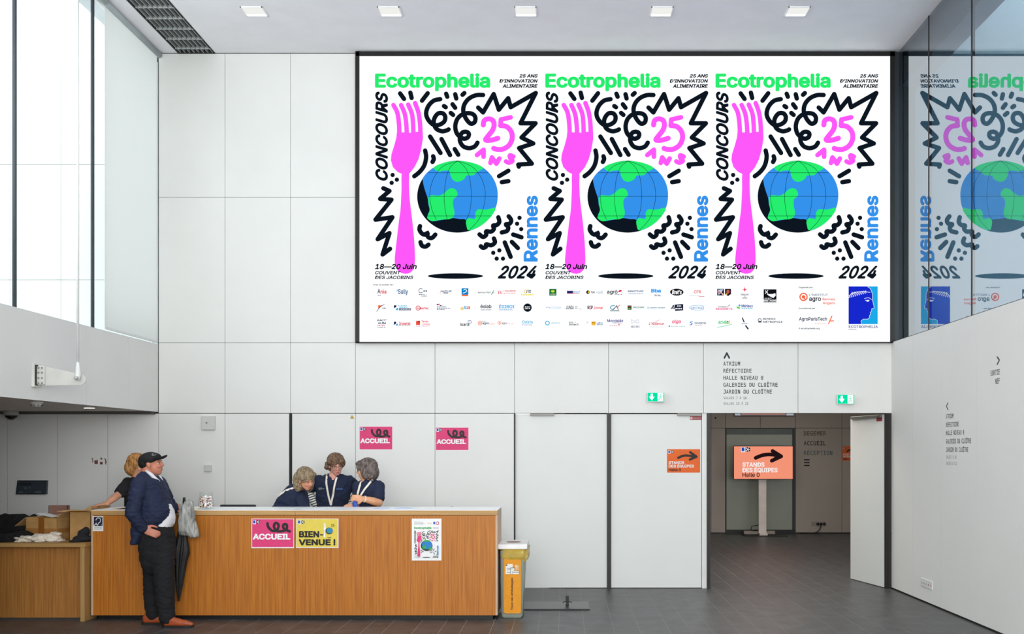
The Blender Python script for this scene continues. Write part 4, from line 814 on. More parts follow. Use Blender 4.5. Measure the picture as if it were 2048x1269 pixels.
# cloth piles (displaced blobs)
def blob(name, prims, voxel, m, parent=None, smooth=3, amp=0.0, freq=(10, 10, 10), seed=0, dz=0):
    bm = bmesh.new()
    for p in prims:
        k = p[0]
        if k == 's': bmesh.ops.create_icosphere(bm, subdivisions=3, radius=p[2], matrix=Matrix.Translation(p[1]))
        elif k == 'e':   # centre, radii, optional basis (forward, side, up)
            B = Matrix.Identity(3) if len(p) < 4 or p[3] is None else Matrix((p[3][0], p[3][1], p[3][2])).transposed()
            bmesh.ops.create_icosphere(bm, subdivisions=3, radius=1.0, matrix=Matrix.Translation(p[1]) @ B.to_4x4() @ Matrix.Diagonal((*p[2], 1)))
        elif k == 'c':   # chain of (point, radius)
            for (a, ra) in p[1]: bmesh.ops.create_icosphere(bm, subdivisions=2 if ra < 0.02 else 3, radius=ra, matrix=Matrix.Translation(a))
            for (a, ra), (b, rb) in zip(p[1], p[1][1:]): tube_bm(bm, [a, b], [ra, rb], 16)
        elif k == 'l':   # loft of horizontal ellipses (x0, x1, yc, hy, z)
            rings = []; n = 28
            for x0, x1, yc, hy, z in p[1]:
                ring = []
                for i in range(n):
                    t = 2*math.pi*i/n; cx_, sx_ = math.cos(t), math.sin(t); ex = 2/2.4
                    ring.append(bm.verts.new(((x0+x1)/2+(x1-x0)/2*math.copysign(abs(cx_)**ex, cx_), yc+hy*math.copysign(abs(sx_)**ex, sx_), z)))
                rings.append(ring)
            for a, b in zip(rings, rings[1:]):
                for i in range(n): bm.faces.new((a[i], a[(i+1) % n], b[(i+1) % n], b[i]))
            bm.faces.new(rings[0][::-1]); bm.faces.new(rings[-1])
        elif k == 'b': bbox(bm, *p[1])
    bmesh.ops.recalc_face_normals(bm, faces=bm.faces)
    me = bpy.data.meshes.new('tmp'); bm.to_mesh(me); bm.free(); o = bpy.data.objects.new('tmp', me); COL.objects.link(o)
    r = o.modifiers.new('r', 'REMESH'); r.mode = 'VOXEL'; r.voxel_size = voxel
    if smooth: s_ = o.modifiers.new('s', 'SMOOTH'); s_.factor = 0.5; s_.iterations = smooth
    dg = bpy.context.evaluated_depsgraph_get(); dg.update(); me2 = bpy.data.meshes.new_from_object(o.evaluated_get(dg))
    bpy.data.objects.remove(o); bpy.data.meshes.remove(me); me2.name = name; me2.materials.clear()
    if amp:
        me2.update(); fx_, fy_, fz_ = freq; sv = Vector((seed*3.1, seed*1.7, seed))
        nrm = [v.normal.copy() for v in me2.vertices]
        for v, nn in zip(me2.vertices, nrm):
            c_ = v.co; q = Vector((c_.x*fx_, c_.y*fy_, c_.z*fz_))+sv
            h = noise.noise(q)+0.5*noise.noise(q*2.3)
            v.co = c_+nn*(amp*(1-abs(h)*2.0) if dz else amp*h)
    for p in me2.polygons: p.use_smooth = True
    return link(name, me2, parent, m)
zt_ = zT+0.004
wht = mat('cream_cloth', (222, 214, 200), 0.9, var=0.08, scale=20)
for i, (pa, pb, yy, hh) in enumerate(((22, 68, 10.3, 0.05), (52, 98, 10.31, 0.075), (80, 119, 10.32, 0.1))):
    xa, xb = PX(pa, yy), PX(pb, yy)
    rs = random.Random(i+11); pr = []
    for j in range(16):
        hj = rs.random(); an = rs.uniform(-0.5, 0.5); c_, s_ = math.cos(an), math.sin(an); dz = rs.uniform(-0.25, 0.25)
        bs = (Vector((c_, s_*0.4, dz)).normalized(), Vector((-s_, c_, 0)).normalized(), Vector((-dz*c_, 0, 1)).normalized())
        pr.append(('e', Vector((xa+(xb-xa)*rs.uniform(0.22, 0.78), yy+rs.uniform(0.0, 0.12), zt_+hh*hj*0.82)), ((xb-xa)*rs.uniform(0.16, 0.3), rs.uniform(0.04, 0.08), rs.uniform(0.006, 0.014)), bs))
    pr.append(('e', Vector(((xa+xb)/2, yy+0.06, zt_+hh*0.3)), ((xb-xa)*0.4, 0.08, hh*0.42)))
    o = blob('folded_shirt', pr, 0.0045, wht, None, 1, 0.006, (30, 30, 50), i, 1)
    for v in o.data.vertices: v.co.z = max(v.co.z, zT+0.001)
    tag(rebase(o), ('crumpled cream shirt at the low end of the pale heap, next to the black clothes', 'crumpled cream shirt in the middle of the pale heap on the low oak table', 'crumpled cream shirt at the high end of the pale heap, before the taped carton')[i], 'shirt', 'cream shirts on the low table')
blk = mat('black_cloth', (14, 14, 17), 0.95, var=0.2, scale=8)
pr = [('c', [(P(-14, 1080, 10.3), 0.05), (P(12, 1080, 10.3), 0.05), (P(34, 1074, 10.36), 0.04), (P(52, 1071, 10.42), 0.035), (P(64, 1073, 10.45), 0.02)])]
o = blob('black_garment', pr, 0.01, blk, None, 3, 0.015, (16, 16, 16), 3, 1)
for v in o.data.vertices: v.co.z = max(v.co.z, zT+0.001)
tag(rebase(o), 'black garment lying in a roll behind the cream shirts on the low table', 'clothing')
pr = [('b', (PX(-40, 10.8), PX(44, 10.8), 10.72, 10.95, zT, PZ(1040, 10.8))), ('c', [(P(-30, 1042, 10.82), 0.06), (P(30, 1040, 10.82), 0.05), (P(60, 1036, 10.95), 0.025), (P(70, 1034, 10.98), 0.015)])]
o = blob('black_clothes_heap', pr, 0.014, blk, None, 4, 0.02, (9, 9, 9), 5, 1)
for v in o.data.vertices: v.co.z = max(v.co.z, zT+0.001)
tag(rebase(o), 'tall heap of black clothes beside the open taped carton, at the frame edge', 'clothing')
pr = [('e', P(166, 1078, 10.33), (0.1, 0.08, 0.035)), ('e', P(166, 1070, 10.36), (0.05, 0.06, 0.06)), ('e', P(150, 1084, 10.28), (0.06, 0.05, 0.015)), ('e', P(171, 1064, 10.37), (0.04, 0.04, 0.05))]
o = blob('dark_bag', pr, 0.007, mat('dark_grey_cloth', (30, 32, 36), 0.9), None, 3, 0.006, (16, 16, 16), 8)
for v in o.data.vertices: v.co.z = max(v.co.z, zT+0.001)
tag(rebase(o), 'small dark grey bag squeezed between the tall carton and the reception desk', 'bag')

# ================================================================ recycling bin
Y0 = 10.35; Y1 = 10.86; zl0, zl1 = 0.70, 0.755
bn = empty('recycling_bin', (PX(1024, Y0), (Y0+Y1)/2, 0), 'slim recycling bin with white lid, yellow bag and orange label beside the desk', 'bin')
def taper(name, xa, xb, ya, yb, za, xa2, xb2, ya2, yb2, zb, m, parent, bev=0.01):
    bm = bmesh.new(); v = [bm.verts.new(p) for p in ((xa, ya, za), (xb, ya, za), (xb, yb, za), (xa, yb, za), (xa2, ya2, zb), (xb2, ya2, zb), (xb2, yb2, zb), (xa2, yb2, zb))]
    for f in ((3, 2, 1, 0), (4, 5, 6, 7), (0, 1, 5, 4), (1, 2, 6, 5), (2, 3, 7, 6), (3, 0, 4, 7)): bm.faces.new([v[i] for i in f])
    if bev: bmesh.ops.bevel(bm, geom=bm.edges[:], offset=bev, segments=3, affect='EDGES')
    return bm2(name, bm, m, parent, False)
gg = mat('grey_green_plastic', (142, 150, 136), 0.35, alpha=0.93, var=0.03)
taper('body', PX(1004, Y0), PX(1044, Y0), Y0+0.02, Y1-0.02, 0.002, PX(1001, Y0), PX(1050, Y0), Y0, Y1, zl0, gg, bn, 0.012)
lid = box('lid', PX(996, Y0), PX(1054.5, Y0), Y0-0.02, Y1+0.01, zl0+0.005, zl1, mat('white_plastic', (240, 238, 236), 0.35), bn, 0.006)
lathe('lid_opening', [(0.075, 0), (0.075, 0.002), (0.06, 0.002)], (PX(1025, Y0), Y0+0.25, zl1), mat('dull_pink_shadow', (150, 120, 110), 0.8), lid if False else bn, 32)
bag = mat('yellow_bin_bag', (226, 190, 70), 0.25, var=0.15, scale=12, alpha=0.62, bump=0.3, bscale=20)
bm = bmesh.new(); rings = []; n = 56; xa, xb = PX(998.5, Y0), PX(1057, Y0); cx_, cy_ = (xa+xb)/2, (Y0+Y1)/2
for j, (gx, zz) in enumerate(((0.004, zl0+0.01), (0.0, zl0-0.03), (0.006, zl0-0.07), (-0.002, zl0-0.1), (-0.012, zl0-0.118))):
    ring = []
    for i in range(n):
        t = 2*math.pi*i/n; a_, b_ = math.cos(t), math.sin(t); ex = 0.35
        x_ = cx_+((xb-xa)/2-0.004+gx+0.006*math.sin(9*t+j))*math.copysign(abs(a_)**ex, a_); y_ = cy_+((Y1-Y0)/2+0.008+gx+0.005*math.sin(11*t+2*j))*math.copysign(abs(b_)**ex, b_)
        ring.append(bm.verts.new((x_, y_, zz+0.012*math.sin(5*t+j) if j > 2 else zz)))
    rings.append(ring)
for a, b in zip(rings, rings[1:]):
    for i in range(n): bm.faces.new((a[i], a[(i+1) % n], b[(i+1) % n], b[i]))
bm2('bin_bag', bm, bag, bn, True)
c = Canvas(zoomed(front(Y0-0.001, 0.0001, 0.0), 6.346, 960, 1060), paint)
org = (226, 148, 20); c.poly([(303, 372), (520, 372), (520, 1045), (512, 1060), (495, 1066), (330, 1066), (308, 1056), (300, 1040)], org); c.cut('orange_label', bn)
wl = (232, 234, 230)
c.poly([(324, 462), (345, 438), (415, 438), (415, 565), (324, 565)], wl); c.poly([(324, 462), (346, 462), (346, 438)], KB)
for v in (490, 507, 524, 542): c.rect(342, v, 392, v+4, KB)
c.rect(388, 482, 440, 565, KB); c.rect(393, 488, 436, 565, wl); c.rect(396, 498, 433, 502, KB); c.rect(412, 524, 497, 565, KB); c.rect(416, 529, 495, 565, wl); c.rect(416, 542, 495, 547, KB)
c.stroke([(458, 452), (458, 520)], 7, wl, False); c.stroke([(448, 455), (450, 478), (468, 478), (469, 455)], 5, wl); c.stroke([(482, 452), (484, 515)], 6, wl, False)
c.cut('icons', bn); c.text('Tous les emballages', 392, 612, 424, 1022, KB, bold=0.025, rot=90)
c.build('label_print', bn)
# ================================================================ floor stand plate and cable
Yp0, Yp1 = 3468/(1221.5-903), 3468/(1206.5-903)
pl = empty('floor_base_plate', (PX(1105, Yp0), (Yp0+Yp1)/2, 0), 'flat dark metal base plate with small clamp lying on the floor beside the bin', 'stand base')
box('plate', PX(1020, Yp0), PX(1179.5, Yp0), Yp0, Yp1, 0.001, 0.014, mat('dark_steel_plate', (66, 67, 68), 0.3, var=0.05, metal=0.2), pl, 0.002)
box('front_edge', PX(1020, Yp0), PX(1179.5, Yp0), Yp0-0.002, Yp0-0.0005, 0.001, 0.0145, black_m, pl)
xk = PX(1134.5, Yp1); Yk = (Yp0+Yp1)/2
box('clamp_post', xk-0.017, xk+0.017, Yk-0.015, Yk+0.015, 0.015, 0.115, black_m, pl, 0.004)
tube('clamp_bar', [(xk-0.05, Yk-0.02, 0.045), (xk-0.03, Yk-0.02, 0.056), (xk+0.03, Yk-0.02, 0.056), (xk+0.05, Yk-0.02, 0.045)], 0.004, black_m, pl, 8)
tube('cable', [(xk, Yk, 0.112), (xk, Yk+0.05, 0.1), (xk, Yk+0.3, 0.012), (xk-0.01, Yk+0.9, 0.004), (xk-0.01, YW-0.02, 0.004)], 0.0035, mat('grey_cable', (70, 70, 70), 0.5), pl, 8)

# ================================================================ wall fittings
def fitting(name, px0, px1, py0, py1, Y, d, m, label, cat, group=None, bev=0.005):
    o = box(name, PX(px0, Y), PX(px1, Y), Y-d, Y, PZ(py1, Y), PZ(py0, Y), m, None, bev); rebase(o); return tag(o, label, cat, group)
fit = mat('off_white_plastic', (206, 207, 202), 0.45, var=0.02)
o = fitting('wireless_access_point', 404.5, 431.5, 833, 860.5, YW, 0.04, fit, 'large square off-white wireless box high on the wall beside the black post', 'wall box', None, 0.006)
box('status_mark', PX(413.5, YW), PX(417, YW), YW-0.041, YW-0.04, PZ(848, YW), PZ(845, YW), mat('grey_print', (120, 120, 118)), o)
o = fitting('wall_sensor', 410, 424, 930.5, 943.5, YW, 0.035, fit, 'small square off-white sensor box below the larger wall box', 'wall box')
# warning triangle
o = empty('warning_sticker', P(704, 838, YW), 'tiny yellow triangular warning sticker above the women, by the panel seam', 'sticker')
c = Canvas(zoomed(front(YW, 0.0002, 0.0004), 7.314, 680, 820), paint); c.poly([(147, 130), (176, 78), (205, 130)], (90, 76, 30)); c.poly([(153, 127), (176, 84), (199, 127)], (214, 170, 40)); c.stroke([(178, 98), (173, 110), (179, 112), (175, 122)], 3, KB, False); c.build('print', o)
# red notices beside the door heads
for (px0, px1, Yq, lb) in ((1380, 1403, YW+0.029, 'small red notice in the top corner of the closed door beside the orange sign'),):
    o = sheet('red_notice', px0, px1, 833, 840.5, Yq, mat('red_plastic', (150, 44, 52), 0.5), lb, 'notice')
    c = Canvas(front(Yq-0.0012, 0.0002, 0.0002), paint); c.rect(px0+1, 834.5, px0+5, 839, (225, 200, 200)); c.text('PORTE COUPE FEU', px0+6.5, 835.5, px1-1, 838.3, (225, 200, 200)); c.build('lettering', o)
o = box('red_notice', L*0.0+0.04, 0.18, 0.001, 0.003, PZ(842.5, YW), PZ(833.5, YW), mat('red_plastic', (150, 44, 52))); me = o.data
me.transform(Matrix.Translation((hx, hy, 0)) @ Matrix.Rotation(ang, 4, 'Z')); rebase(o); tag(o, 'small red notice at the hinge corner of the open door', 'notice')
# exit signs
for px0, px1, py0, py1, Yq, lb in ((1295.4, 1328.5, 786, 803.5, YW-0.09, 'lit green exit sign between the two closed doors and the lettering panel'), (1675.3, 1708.5, 790.3, 808, YW-0.09, 'lit green exit sign above the open door leaf')):
    r = empty('exit_sign', ((PX(px0, Yq)+PX(px1, Yq))/2, YW, PZ(py1, Yq)), lb, 'exit sign', 'emergency exit signs')
    w_, h = px1-px0, py1-py0
    box('light_box', PX(px0-0.8, Yq), PX(px1+0.8, Yq), Yq, Yq+0.025, PZ(py1+0.8, Yq), PZ(py0-0.8, Yq), mat('frosted_housing', (230, 240, 236), 0.4), r, 0.003)
    box('bracket', (PX(px0, Yq)+PX(px1, Yq))/2-0.03, (PX(px0, Yq)+PX(px1, Yq))/2+0.03, Yq+0.025, YW, PZ(py1-4, Yq), PZ(py0+4, Yq), white_m, r)
    c = Canvas(front(Yq, 0.0003, 0.0005), lambda q: emi('lit_%02x%02x%02x' % q, q, 1.25 if q[0] < 100 else 1.3, True)); gr = (0, 206, 150); wt = (236, 255, 248)
    c.rect(px0, py0, px1, py1, gr); c.rect(px0+w_*0.6, py0+0.5, px1-w_*0.06, py1-0.5, wt)
    X = lambda f: px0+w_*f; Z = lambda f: py0+h*f
    c.poly([(X(0.18), Z(0.12)), (X(0.31), Z(0.12)), (X(0.31), Z(0.45)), (X(0.42), Z(0.45)), (X(0.245), Z(0.9)), (X(0.07), Z(0.45)), (X(0.18), Z(0.45))], wt)
    c.ell(X(0.79), Z(0.2), w_*0.03, h*0.06, gr); c.stroke([(X(0.77), Z(0.34)), (X(0.75), Z(0.58)), (X(0.84), Z(0.68)), (X(0.86), Z(0.86))], w_*0.035, gr, False); c.stroke([(X(0.75), Z(0.58)), (X(0.69), Z(0.8)), (X(0.63), Z(0.82))], w_*0.035, gr, False); c.stroke([(X(0.68), Z(0.48)), (X(0.72), Z(0.34)), (X(0.84), Z(0.44)), (X(0.9), Z(0.36))], w_*0.03, gr, False)
    c.build('lit_face', r)
# emergency stickers on dark wall, wall panel
root = empty('red_stickers', P(199, 933, YW), 'cluster of dark red pictogram stickers on the shaded wall behind the blonde woman', 'sticker')
c = Canvas(zoomed(front(YW, 0.0002, 0.0004), 25.375, 160, 900), paint); dr = (96, 42, 46)
c.stroke([(592, 440), (645, 445), (625, 520), (650, 560), (620, 640)], 34, dr, False); c.rect(735, 540, 908, 728, (122, 66, 68)); c.rect(870, 490, 890, 540, dr); c.stroke([(680, 620), (740, 620)], 18, dr, False)
c.poly([(1085, 365), (1110, 440), (1160, 500), (1010, 500), (1055, 440)], dr); c.rect(1015, 620, 1155, 750, dr); c.stroke([(1250, 465), (1320, 510), (1290, 590), (1350, 620), (1290, 670), (1320, 740)], 44, dr, False); c.build('print', root)
Yq = YW-0.05
o = empty('wall_touch_panel', P(62, 990, YW), 'dark wall-mounted touch panel on the shaded wall above the low oak table', 'screen')
bm = bmesh.new(); f_ = [P(34.5, 961.5, Yq), P(92.5, 961.5, Yq), P(91, 989.5, Yq), P(31.5, 989.5, Yq)]; v = [bm.verts.new(p) for p in f_]+[bm.verts.new((p.x, YW, p.z)) for p in f_]
for q in ((0, 1, 2, 3), (7, 6, 5, 4), (0, 4, 5, 1), (1, 5, 6, 2), (2, 6, 7, 3), (3, 7, 4, 0)): bm.faces.new([v[i] for i in q])
bmesh.ops.recalc_face_normals(bm, faces=bm.faces); bm2('housing', bm, mat('blue_black_panel', (36, 44, 52), 0.25), o)
c = Canvas(zoomed(front(Yq, 0.0002, 0.0004), 3.26, 0, 880), paint); c.rect(112, 272, 296, 350, (44, 56, 66)); c.rect(125, 282, 205, 298, (26, 30, 34)); c.rect(160, 310, 172, 322, (84, 98, 108)); c.rect(188, 306, 200, 318, (70, 84, 94)); c.rect(122, 340, 148, 347, (92, 104, 112)); c.rect(228, 338, 268, 346, (92, 104, 112)); c.build('display', o)
# socket plate on the right wall
ya, yb = F*XR/(1843-1130), F*XR/(1865.5-1130); za, zb = EYE-(1181-CY)*yb/F, EYE-(1164.5-CY)*yb/F
so = empty('socket_strip', (XR, (ya+yb)/2, za), 'white five-gang socket strip low on the long side wall', 'socket')
box('plate', XR-0.009, XR, yb, ya, za, zb, white_m, so, 0.002)
for i in range(5):
    yy = ya+(yb-ya)*(i+0.5)/5; lathe('outlet', [(0.013, 0), (0.013, 0.0012)], (XR-0.0095, yy, (za+zb)/2), mat('socket_red', (190, 150, 146)) if i == 3 else mat('socket_grey', (176, 176, 172)), so, 16, (-1, 0, 0))
# hall socket strip and cable
so = empty('socket_strip', P(1637, 1052, YH), 'taupe socket strip with plugs on the far hall wall', 'socket')
box('plate', PX(1623, YH), PX(1652, YH), YH-0.01, YH, PZ(1052, YH), PZ(1044, YH), mat('taupe_plate', (150, 136, 128), 0.5), so, 0.002)
for p in (1635, 1641.5, 1648): lathe('plug', [(0.028, 0), (0.028, 0.03), (0.02, 0.035)], (PX(p, YH), YH-0.01, PZ(1048.5, YH)), black_m, so, 16, (0, -1, 0))
tube('cable', [P(1641.5, 1049, YH-0.05), P(1641.5, 1056, YH-0.06), P(1637, 1063, YH-0.06), P(1630, 1066.5, YH-0.06), P(1600, 1067.5, YH-0.1)], 0.01, black_m, so, 8)
o = lathe('wall_hole_cover', [(0.018, 0), (0.018, 0.01), (0.01, 0.014)], (PX(1431, YH), YH, PZ(836.5, YH)), black_m, None, 16, (0, -1, 0)); tag(rebase(o), 'tiny round black cap on the upper taupe panel of the hall wall', 'cap')
# glowing slab added in place of a reflection over the hall window
r = empty('hall_reflection_slab', P(1527, 832, YH), 'pink and white glowing slab standing in for a reflection above the far hall window', 'screen')
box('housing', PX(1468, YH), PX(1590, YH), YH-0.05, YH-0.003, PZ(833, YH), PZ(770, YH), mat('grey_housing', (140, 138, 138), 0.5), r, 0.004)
box('lit_face', PX(1482, YH), PX(1570, YH), YH-0.054, YH-0.051, PZ(830, YH), PZ(772, YH), emi('pink_reflection_glow', (190, 134, 126), 0.85), r)
for a, b in ((1469, 1480), (1572, 1586)): box('lit_end', PX(a, YH), PX(b, YH), YH-0.054, YH-0.051, PZ(831.5, YH), PZ(772, YH), emi('pale_reflection_glow', (176, 184, 196), 0.85), r)
# TV on its stand in the hall
Yt = 20.45; tv = empty('tv_stand', P(1527, 1070, Yt), 'flat screen with orange arrow notice on a white column stand in the far hall', 'screen')
box('tv_casing', PX(1467.2, Yt), PX(1586.5, Yt), Yt-0.04, Yt+0.03, PZ(959.5, Yt), PZ(892.3, Yt), mat('dark_navy_bezel', (24, 28, 44), 0.4), tv, 0.006)
SAL = (250, 152, 122); lt = lambda q: emi('tv_%02x%02x%02x' % q, q, 0.94)
c = Canvas(zoomed(front(Yt-0.041, 0.0003, 0.0006), 3.1725, 1400, 810), lt); c.rect(216, 265, 588, 471, SAL)
badge_pair(c, 261, 269, 33)
kb = (34, 20, 22)
c.stroke([(353, 338), (390, 323), (430, 316), (470, 318), (505, 325)], 24, kb); c.stroke([(460, 294), (515, 328), (455, 356)], 24, kb, False); c.poly([(462, 300), (520, 328), (452, 350), (480, 325)], kb)
c.text('STANDS', 269, 366, 409, 395, (252, 244, 244), bold=0.028); c.text('DES \u00c9QUIPES', 269, 393, 492, 432, (252, 244, 244), bold=0.028); c.text('Halle 0', 269, 432, 378, 459, kb, bold=0.015); c.build('display', tv)
box('column', PX(1518, Yt), PX(1533.5, Yt), Yt+0.03, Yt+0.09, 0.02, PZ(920, Yt), mat('pale_column', (226, 216, 208), 0.5), tv, 0.006)
box('column_lip', PX(1518, Yt), PX(1534.5, Yt), Yt-0.06, Yt+0.08, 0.012, 0.06, mat('pale_column', (226, 216, 208)), tv, 0.008)
box('foot', PX(1490, Yt), PX(1552.5, Yt), Yt+0.1, Yt+0.2, 0.02, 0.09, mat('grey_beige_foot', (150, 142, 132), 0.5), tv, 0.008)
box('base_plate', PX(1487, Yt), PX(1572, Yt), Yt-0.2, Yt+0.3, 0.001, 0.012, black_m, tv)
tube('cable', [P(1518, 1051, Yt+0.06), P(1510, 1052, Yt+0.02), P(1503, 1054, Yt+0.02), P(1502, 1060, Yt+0.02), P(1506, 1062, Yt+0.08), P(1516, 1062, Yt+0.1)], 0.008, black_m, tv, 8)

# ================================================================ ceiling fittings
for i, px in enumerate((509, 781, 1052.5, 1323, 1593)):
    x = -3.475+i*1.518; y = 11.41; r = empty('recessed_downlight', (x, y, ZC), ('square recessed ceiling light, the first one beside the ceiling grille', 'square recessed ceiling light, second from the ceiling grille', 'square recessed ceiling light, the middle one of the row of five', 'square recessed ceiling light, second from the tinted glazing', 'square recessed ceiling light, the last one beside the tinted glazing')[i], 'ceiling light', 'row of five ceiling lights')
    h = 0.122; fm = mat('bright_white_frame', (248, 248, 248), 0.4)
    for a, b, c_, d in ((-h, h, -h, -h+0.01), (-h, h, h-0.01, h), (-h, -h+0.01, -h, h), (h-0.01, h, -h, h)): box('frame_side', x+a, x+b, y+c_, y+d, ZC-0.012, ZC, fm, r)
    box('diffuser', x-h+0.01, x+h-0.01, y-h+0.01, y+h-0.01, ZC-0.004, ZC-0.001, emi('warm_diffuser', (240, 240, 236), 1.0, True), r)
    box('inner_reflector', x-h+0.01, x+h-0.01, y+h-0.05, y+h-0.01, ZC-0.007, ZC-0.004, emi('bright_reflector', (255, 255, 255), 1.05), r)
gx0, gx1 = PX(357, YW), PX(430, YW)
gr = empty('ceiling_grille', ((gx0+gx1)/2, 10, ZC), 'long recessed grey metal egg-crate grille in the ceiling beside the window', 'grille')
gb = mat('grille_void', (52, 54, 54), 0.9); gs = mat('grille_metal', (150, 154, 153), 0.45)
box('void_back', gx0, gx1, 7.6, YW+0.3, ZC+0.24, ZC+0.26, gb, gr)
for i in range(8):
    xx = gx0+(gx1-gx0)*(i+0.5)/8; box('blade', xx-0.004, xx+0.004, 7.6, YW+0.0, ZC-0.0, ZC+0.07, gs, gr)
yy = 12.49
while yy > 7.7: box('cross_bar', gx0, gx1, yy-0.006, yy+0.006, ZC+0.001, ZC+0.03, mat('grille_cross_bar', (184, 188, 187), 0.45), gr); yy -= 0.289
box('side_rail', gx0-0.008, gx0+0.006, 7.6, YW, ZC-0.004, ZC+0.06, gb, gr); box('side_rail', gx1-0.006, gx1+0.004, 7.6, YW, ZC-0.003, ZC+0.06, gb, gr)
# roller blind
yb0, yb1 = F*5.0/(1130-213.5), YW-0.06; zr = PZ(111, 12.6)
rb = empty('roller_blind', (XL, (yb0+yb1)/2, 3.05), 'pale translucent roller blind drawn down over the last window bay beside the screen wall', 'blind')
tr = bpy.data.materials.new('blind_fabric'); tr.use_nodes = True; nt = tr.node_tree; nt.nodes.remove(nt.nodes['Principled BSDF'])
d1_ = nt.nodes.new('ShaderNodeBsdfDiffuse'); d1_.inputs[0].default_value = (*lin((244, 244, 243)), 1); t1_ = nt.nodes.new('ShaderNodeBsdfTranslucent'); t1_.inputs[0].default_value = (*lin((248, 248, 246)), 1); m1_ = nt.nodes.new('ShaderNodeMixShader'); m1_.inputs[0].default_value = 0.6
wv = nt.nodes.new('ShaderNodeTexNoise'); wv.inputs['Scale'].default_value = 300; bp_ = nt.nodes.new('ShaderNodeBump'); bp_.inputs['Strength'].default_value = 0.05; nt.links.new(wv.outputs[0], bp_.inputs['Height']); nt.links.new(bp_.outputs[0], d1_.inputs['Normal'])
nt.links.new(d1_.outputs[0], m1_.inputs[1]); nt.links.new(t1_.outputs[0], m1_.inputs[2]); nt.links.new(m1_.outputs[0], nt.nodes['Material Output'].inputs[0])
box('fabric', XL+0.006, XL+0.009, yb0, yb1, 3.06, zr, tr, rb); box('bottom_bar', XL+0.0, XL+0.016, yb0, yb1, 3.035, 3.06, white_m, rb, 0.002)
tube('roller', [(XL+0.02, yb0-0.06, zr), (XL+0.02, YW-0.01, zr)], 0.034, mat('roller_grey', (168, 176, 178), 0.5), rb, 20)
r2 = empty('roller_tube', (XL, 8.5, zr), 'raised roller blind tube above the open window bays', 'blind')
tube('roller', [(XL+0.04, 6.5, zr), (XL+0.04, yb0-0.1, zr)], 0.055, mat('roller_grey', (168, 176, 178)), r2, 20)
# bracket and rod
Yk = F*5.03/(1130-70)
br = empty('rod_bracket', (XL, Yk, PZ(772, Yk)), 'white bolted steel bracket plate reaching out from the parapet', 'bracket')
xw = XL; box('base_plate', xw, xw+0.03, Yk-0.07, Yk+0.07, PZ(775, Yk), PZ(728, Yk), mat('white_painted_steel', (212, 212, 206), 0.45), br, 0.003)
box('dark_gasket', xw+0.031, xw+0.034, Yk-0.06, Yk+0.06, PZ(772, Yk), PZ(731, Yk), mat('dark_gasket', (60, 58, 54), 0.8), br)
Zk = zoomed(lambda u, v, k: (PX(u, Yk), 0, PZ(v, Yk)), 11.535, 20, 690)
pts = [(640, 450), (840, 508), (1540, 660), (1700, 700), (1745, 760), (1755, 820), (1725, 880), (1660, 930), (640, 945)]
prism_xz('arm_plate', [(Zk(u, v, 0)[0], Zk(u, v, 0)[2]) for u, v in pts], Yk-0.006, Yk+0.006, mat('white_painted_steel', (212, 212, 206)), br)
box('gusset', PX(76.5, Yk), PX(92, Yk), Yk-0.03, Yk-0.006, PZ(770, Yk), PZ(734, Yk), mat('white_painted_steel', (212, 212, 206)), br, 0.003)
for u in (700, 780):
    for v in (540, 650, 770, 890): lathe('bolt', [(0.008, 0), (0.008, 0.008), (0.005, 0.01)], (Zk(u, v, 0)[0], Yk-0.03, Zk(u, v, 0)[2]), mat('bolt_grey', (150, 150, 146), 0.4, metal=0.5), br, 10, (0, -1, 0))
rd = empty('tie_rod', P(157, 760, Yk-0.03), 'slender white tie rod hanging from the ceiling to the bracket', 'rod')
xq = PX(157.3, Yk-0.03)
tube('rod', [(xq, Yk-0.045, PZ(735, Yk)), (xq, Yk-0.045, ZC)], 0.0115, mat('rod_white', (232, 233, 232), 0.4), rd, 12)
tube('fork_end', [(xq, Yk-0.045, PZ(726, Yk)), (xq, Yk-0.045, PZ(742, Yk)), (xq, Yk-0.045, PZ(752, Yk)), (xq, Yk-0.045, PZ(762, Yk))], [0.012, 0.022, 0.028, 0.018], mat('rod_white', (232, 233, 232)), rd, 16)
lathe('pin', [(0.017, 0), (0.017, 0.018), (0.01, 0.024)], (xq, Yk-0.07, PZ(757.5, Yk)), mat('pin_grey', (180, 180, 176), 0.4), rd, 16, (0, -1, 0))
# soffit fittings
Z2 = 2.19
Ys = F*0.49/(804.5-903)*-1; sd = empty('smoke_detector', (PX(73, Ys), Ys, Z2), 'round white smoke detector under the low soffit', 'detector')
lathe('base', [(0.062, 0), (0.062, -0.012)], (PX(73, Ys), Ys, Z2), white_m, sd); lathe('sensor_head', [(0.052, -0.012), (0.05, -0.03), (0.036, -0.045), (0.034, -0.047)], (PX(73, Ys), Ys, Z2), mat('white_plastic_2', (206, 206, 200), 0.4), sd)
for k in range(8):
    t = k*math.pi/4; bx = PX(73, Ys)+0.046*math.cos(t); by = Ys+0.046*math.sin(t); box('vent_slot', bx-0.009, bx+0.009, by-0.003, by+0.003, Z2-0.037, Z2-0.029, black_m, sd)
Yz = F*0.49/(903-815.5); sp = empty('soffit_downlight', (PX(178.5, Yz), Yz, Z2), 'small bright downlight set in the low soffit', 'ceiling light')
lathe('trim_ring', [(0.066, 0), (0.066, -0.006), (0.058, -0.006)], (PX(178.5, Yz), Yz, Z2), white_m, sp); lathe('lamp', [(0.056, -0.0065), (0.056, -0.009)], (PX(178.5, Yz), Yz, Z2), emi('lamp_glow', (255, 250, 240), 5, True), sp)
xd = PX(22.3, 12.4); cd = empty('dome_camera', (xd, 12.4, Z2), 'dome security camera with dark bubble under the soffit, at the frame edge', 'camera')
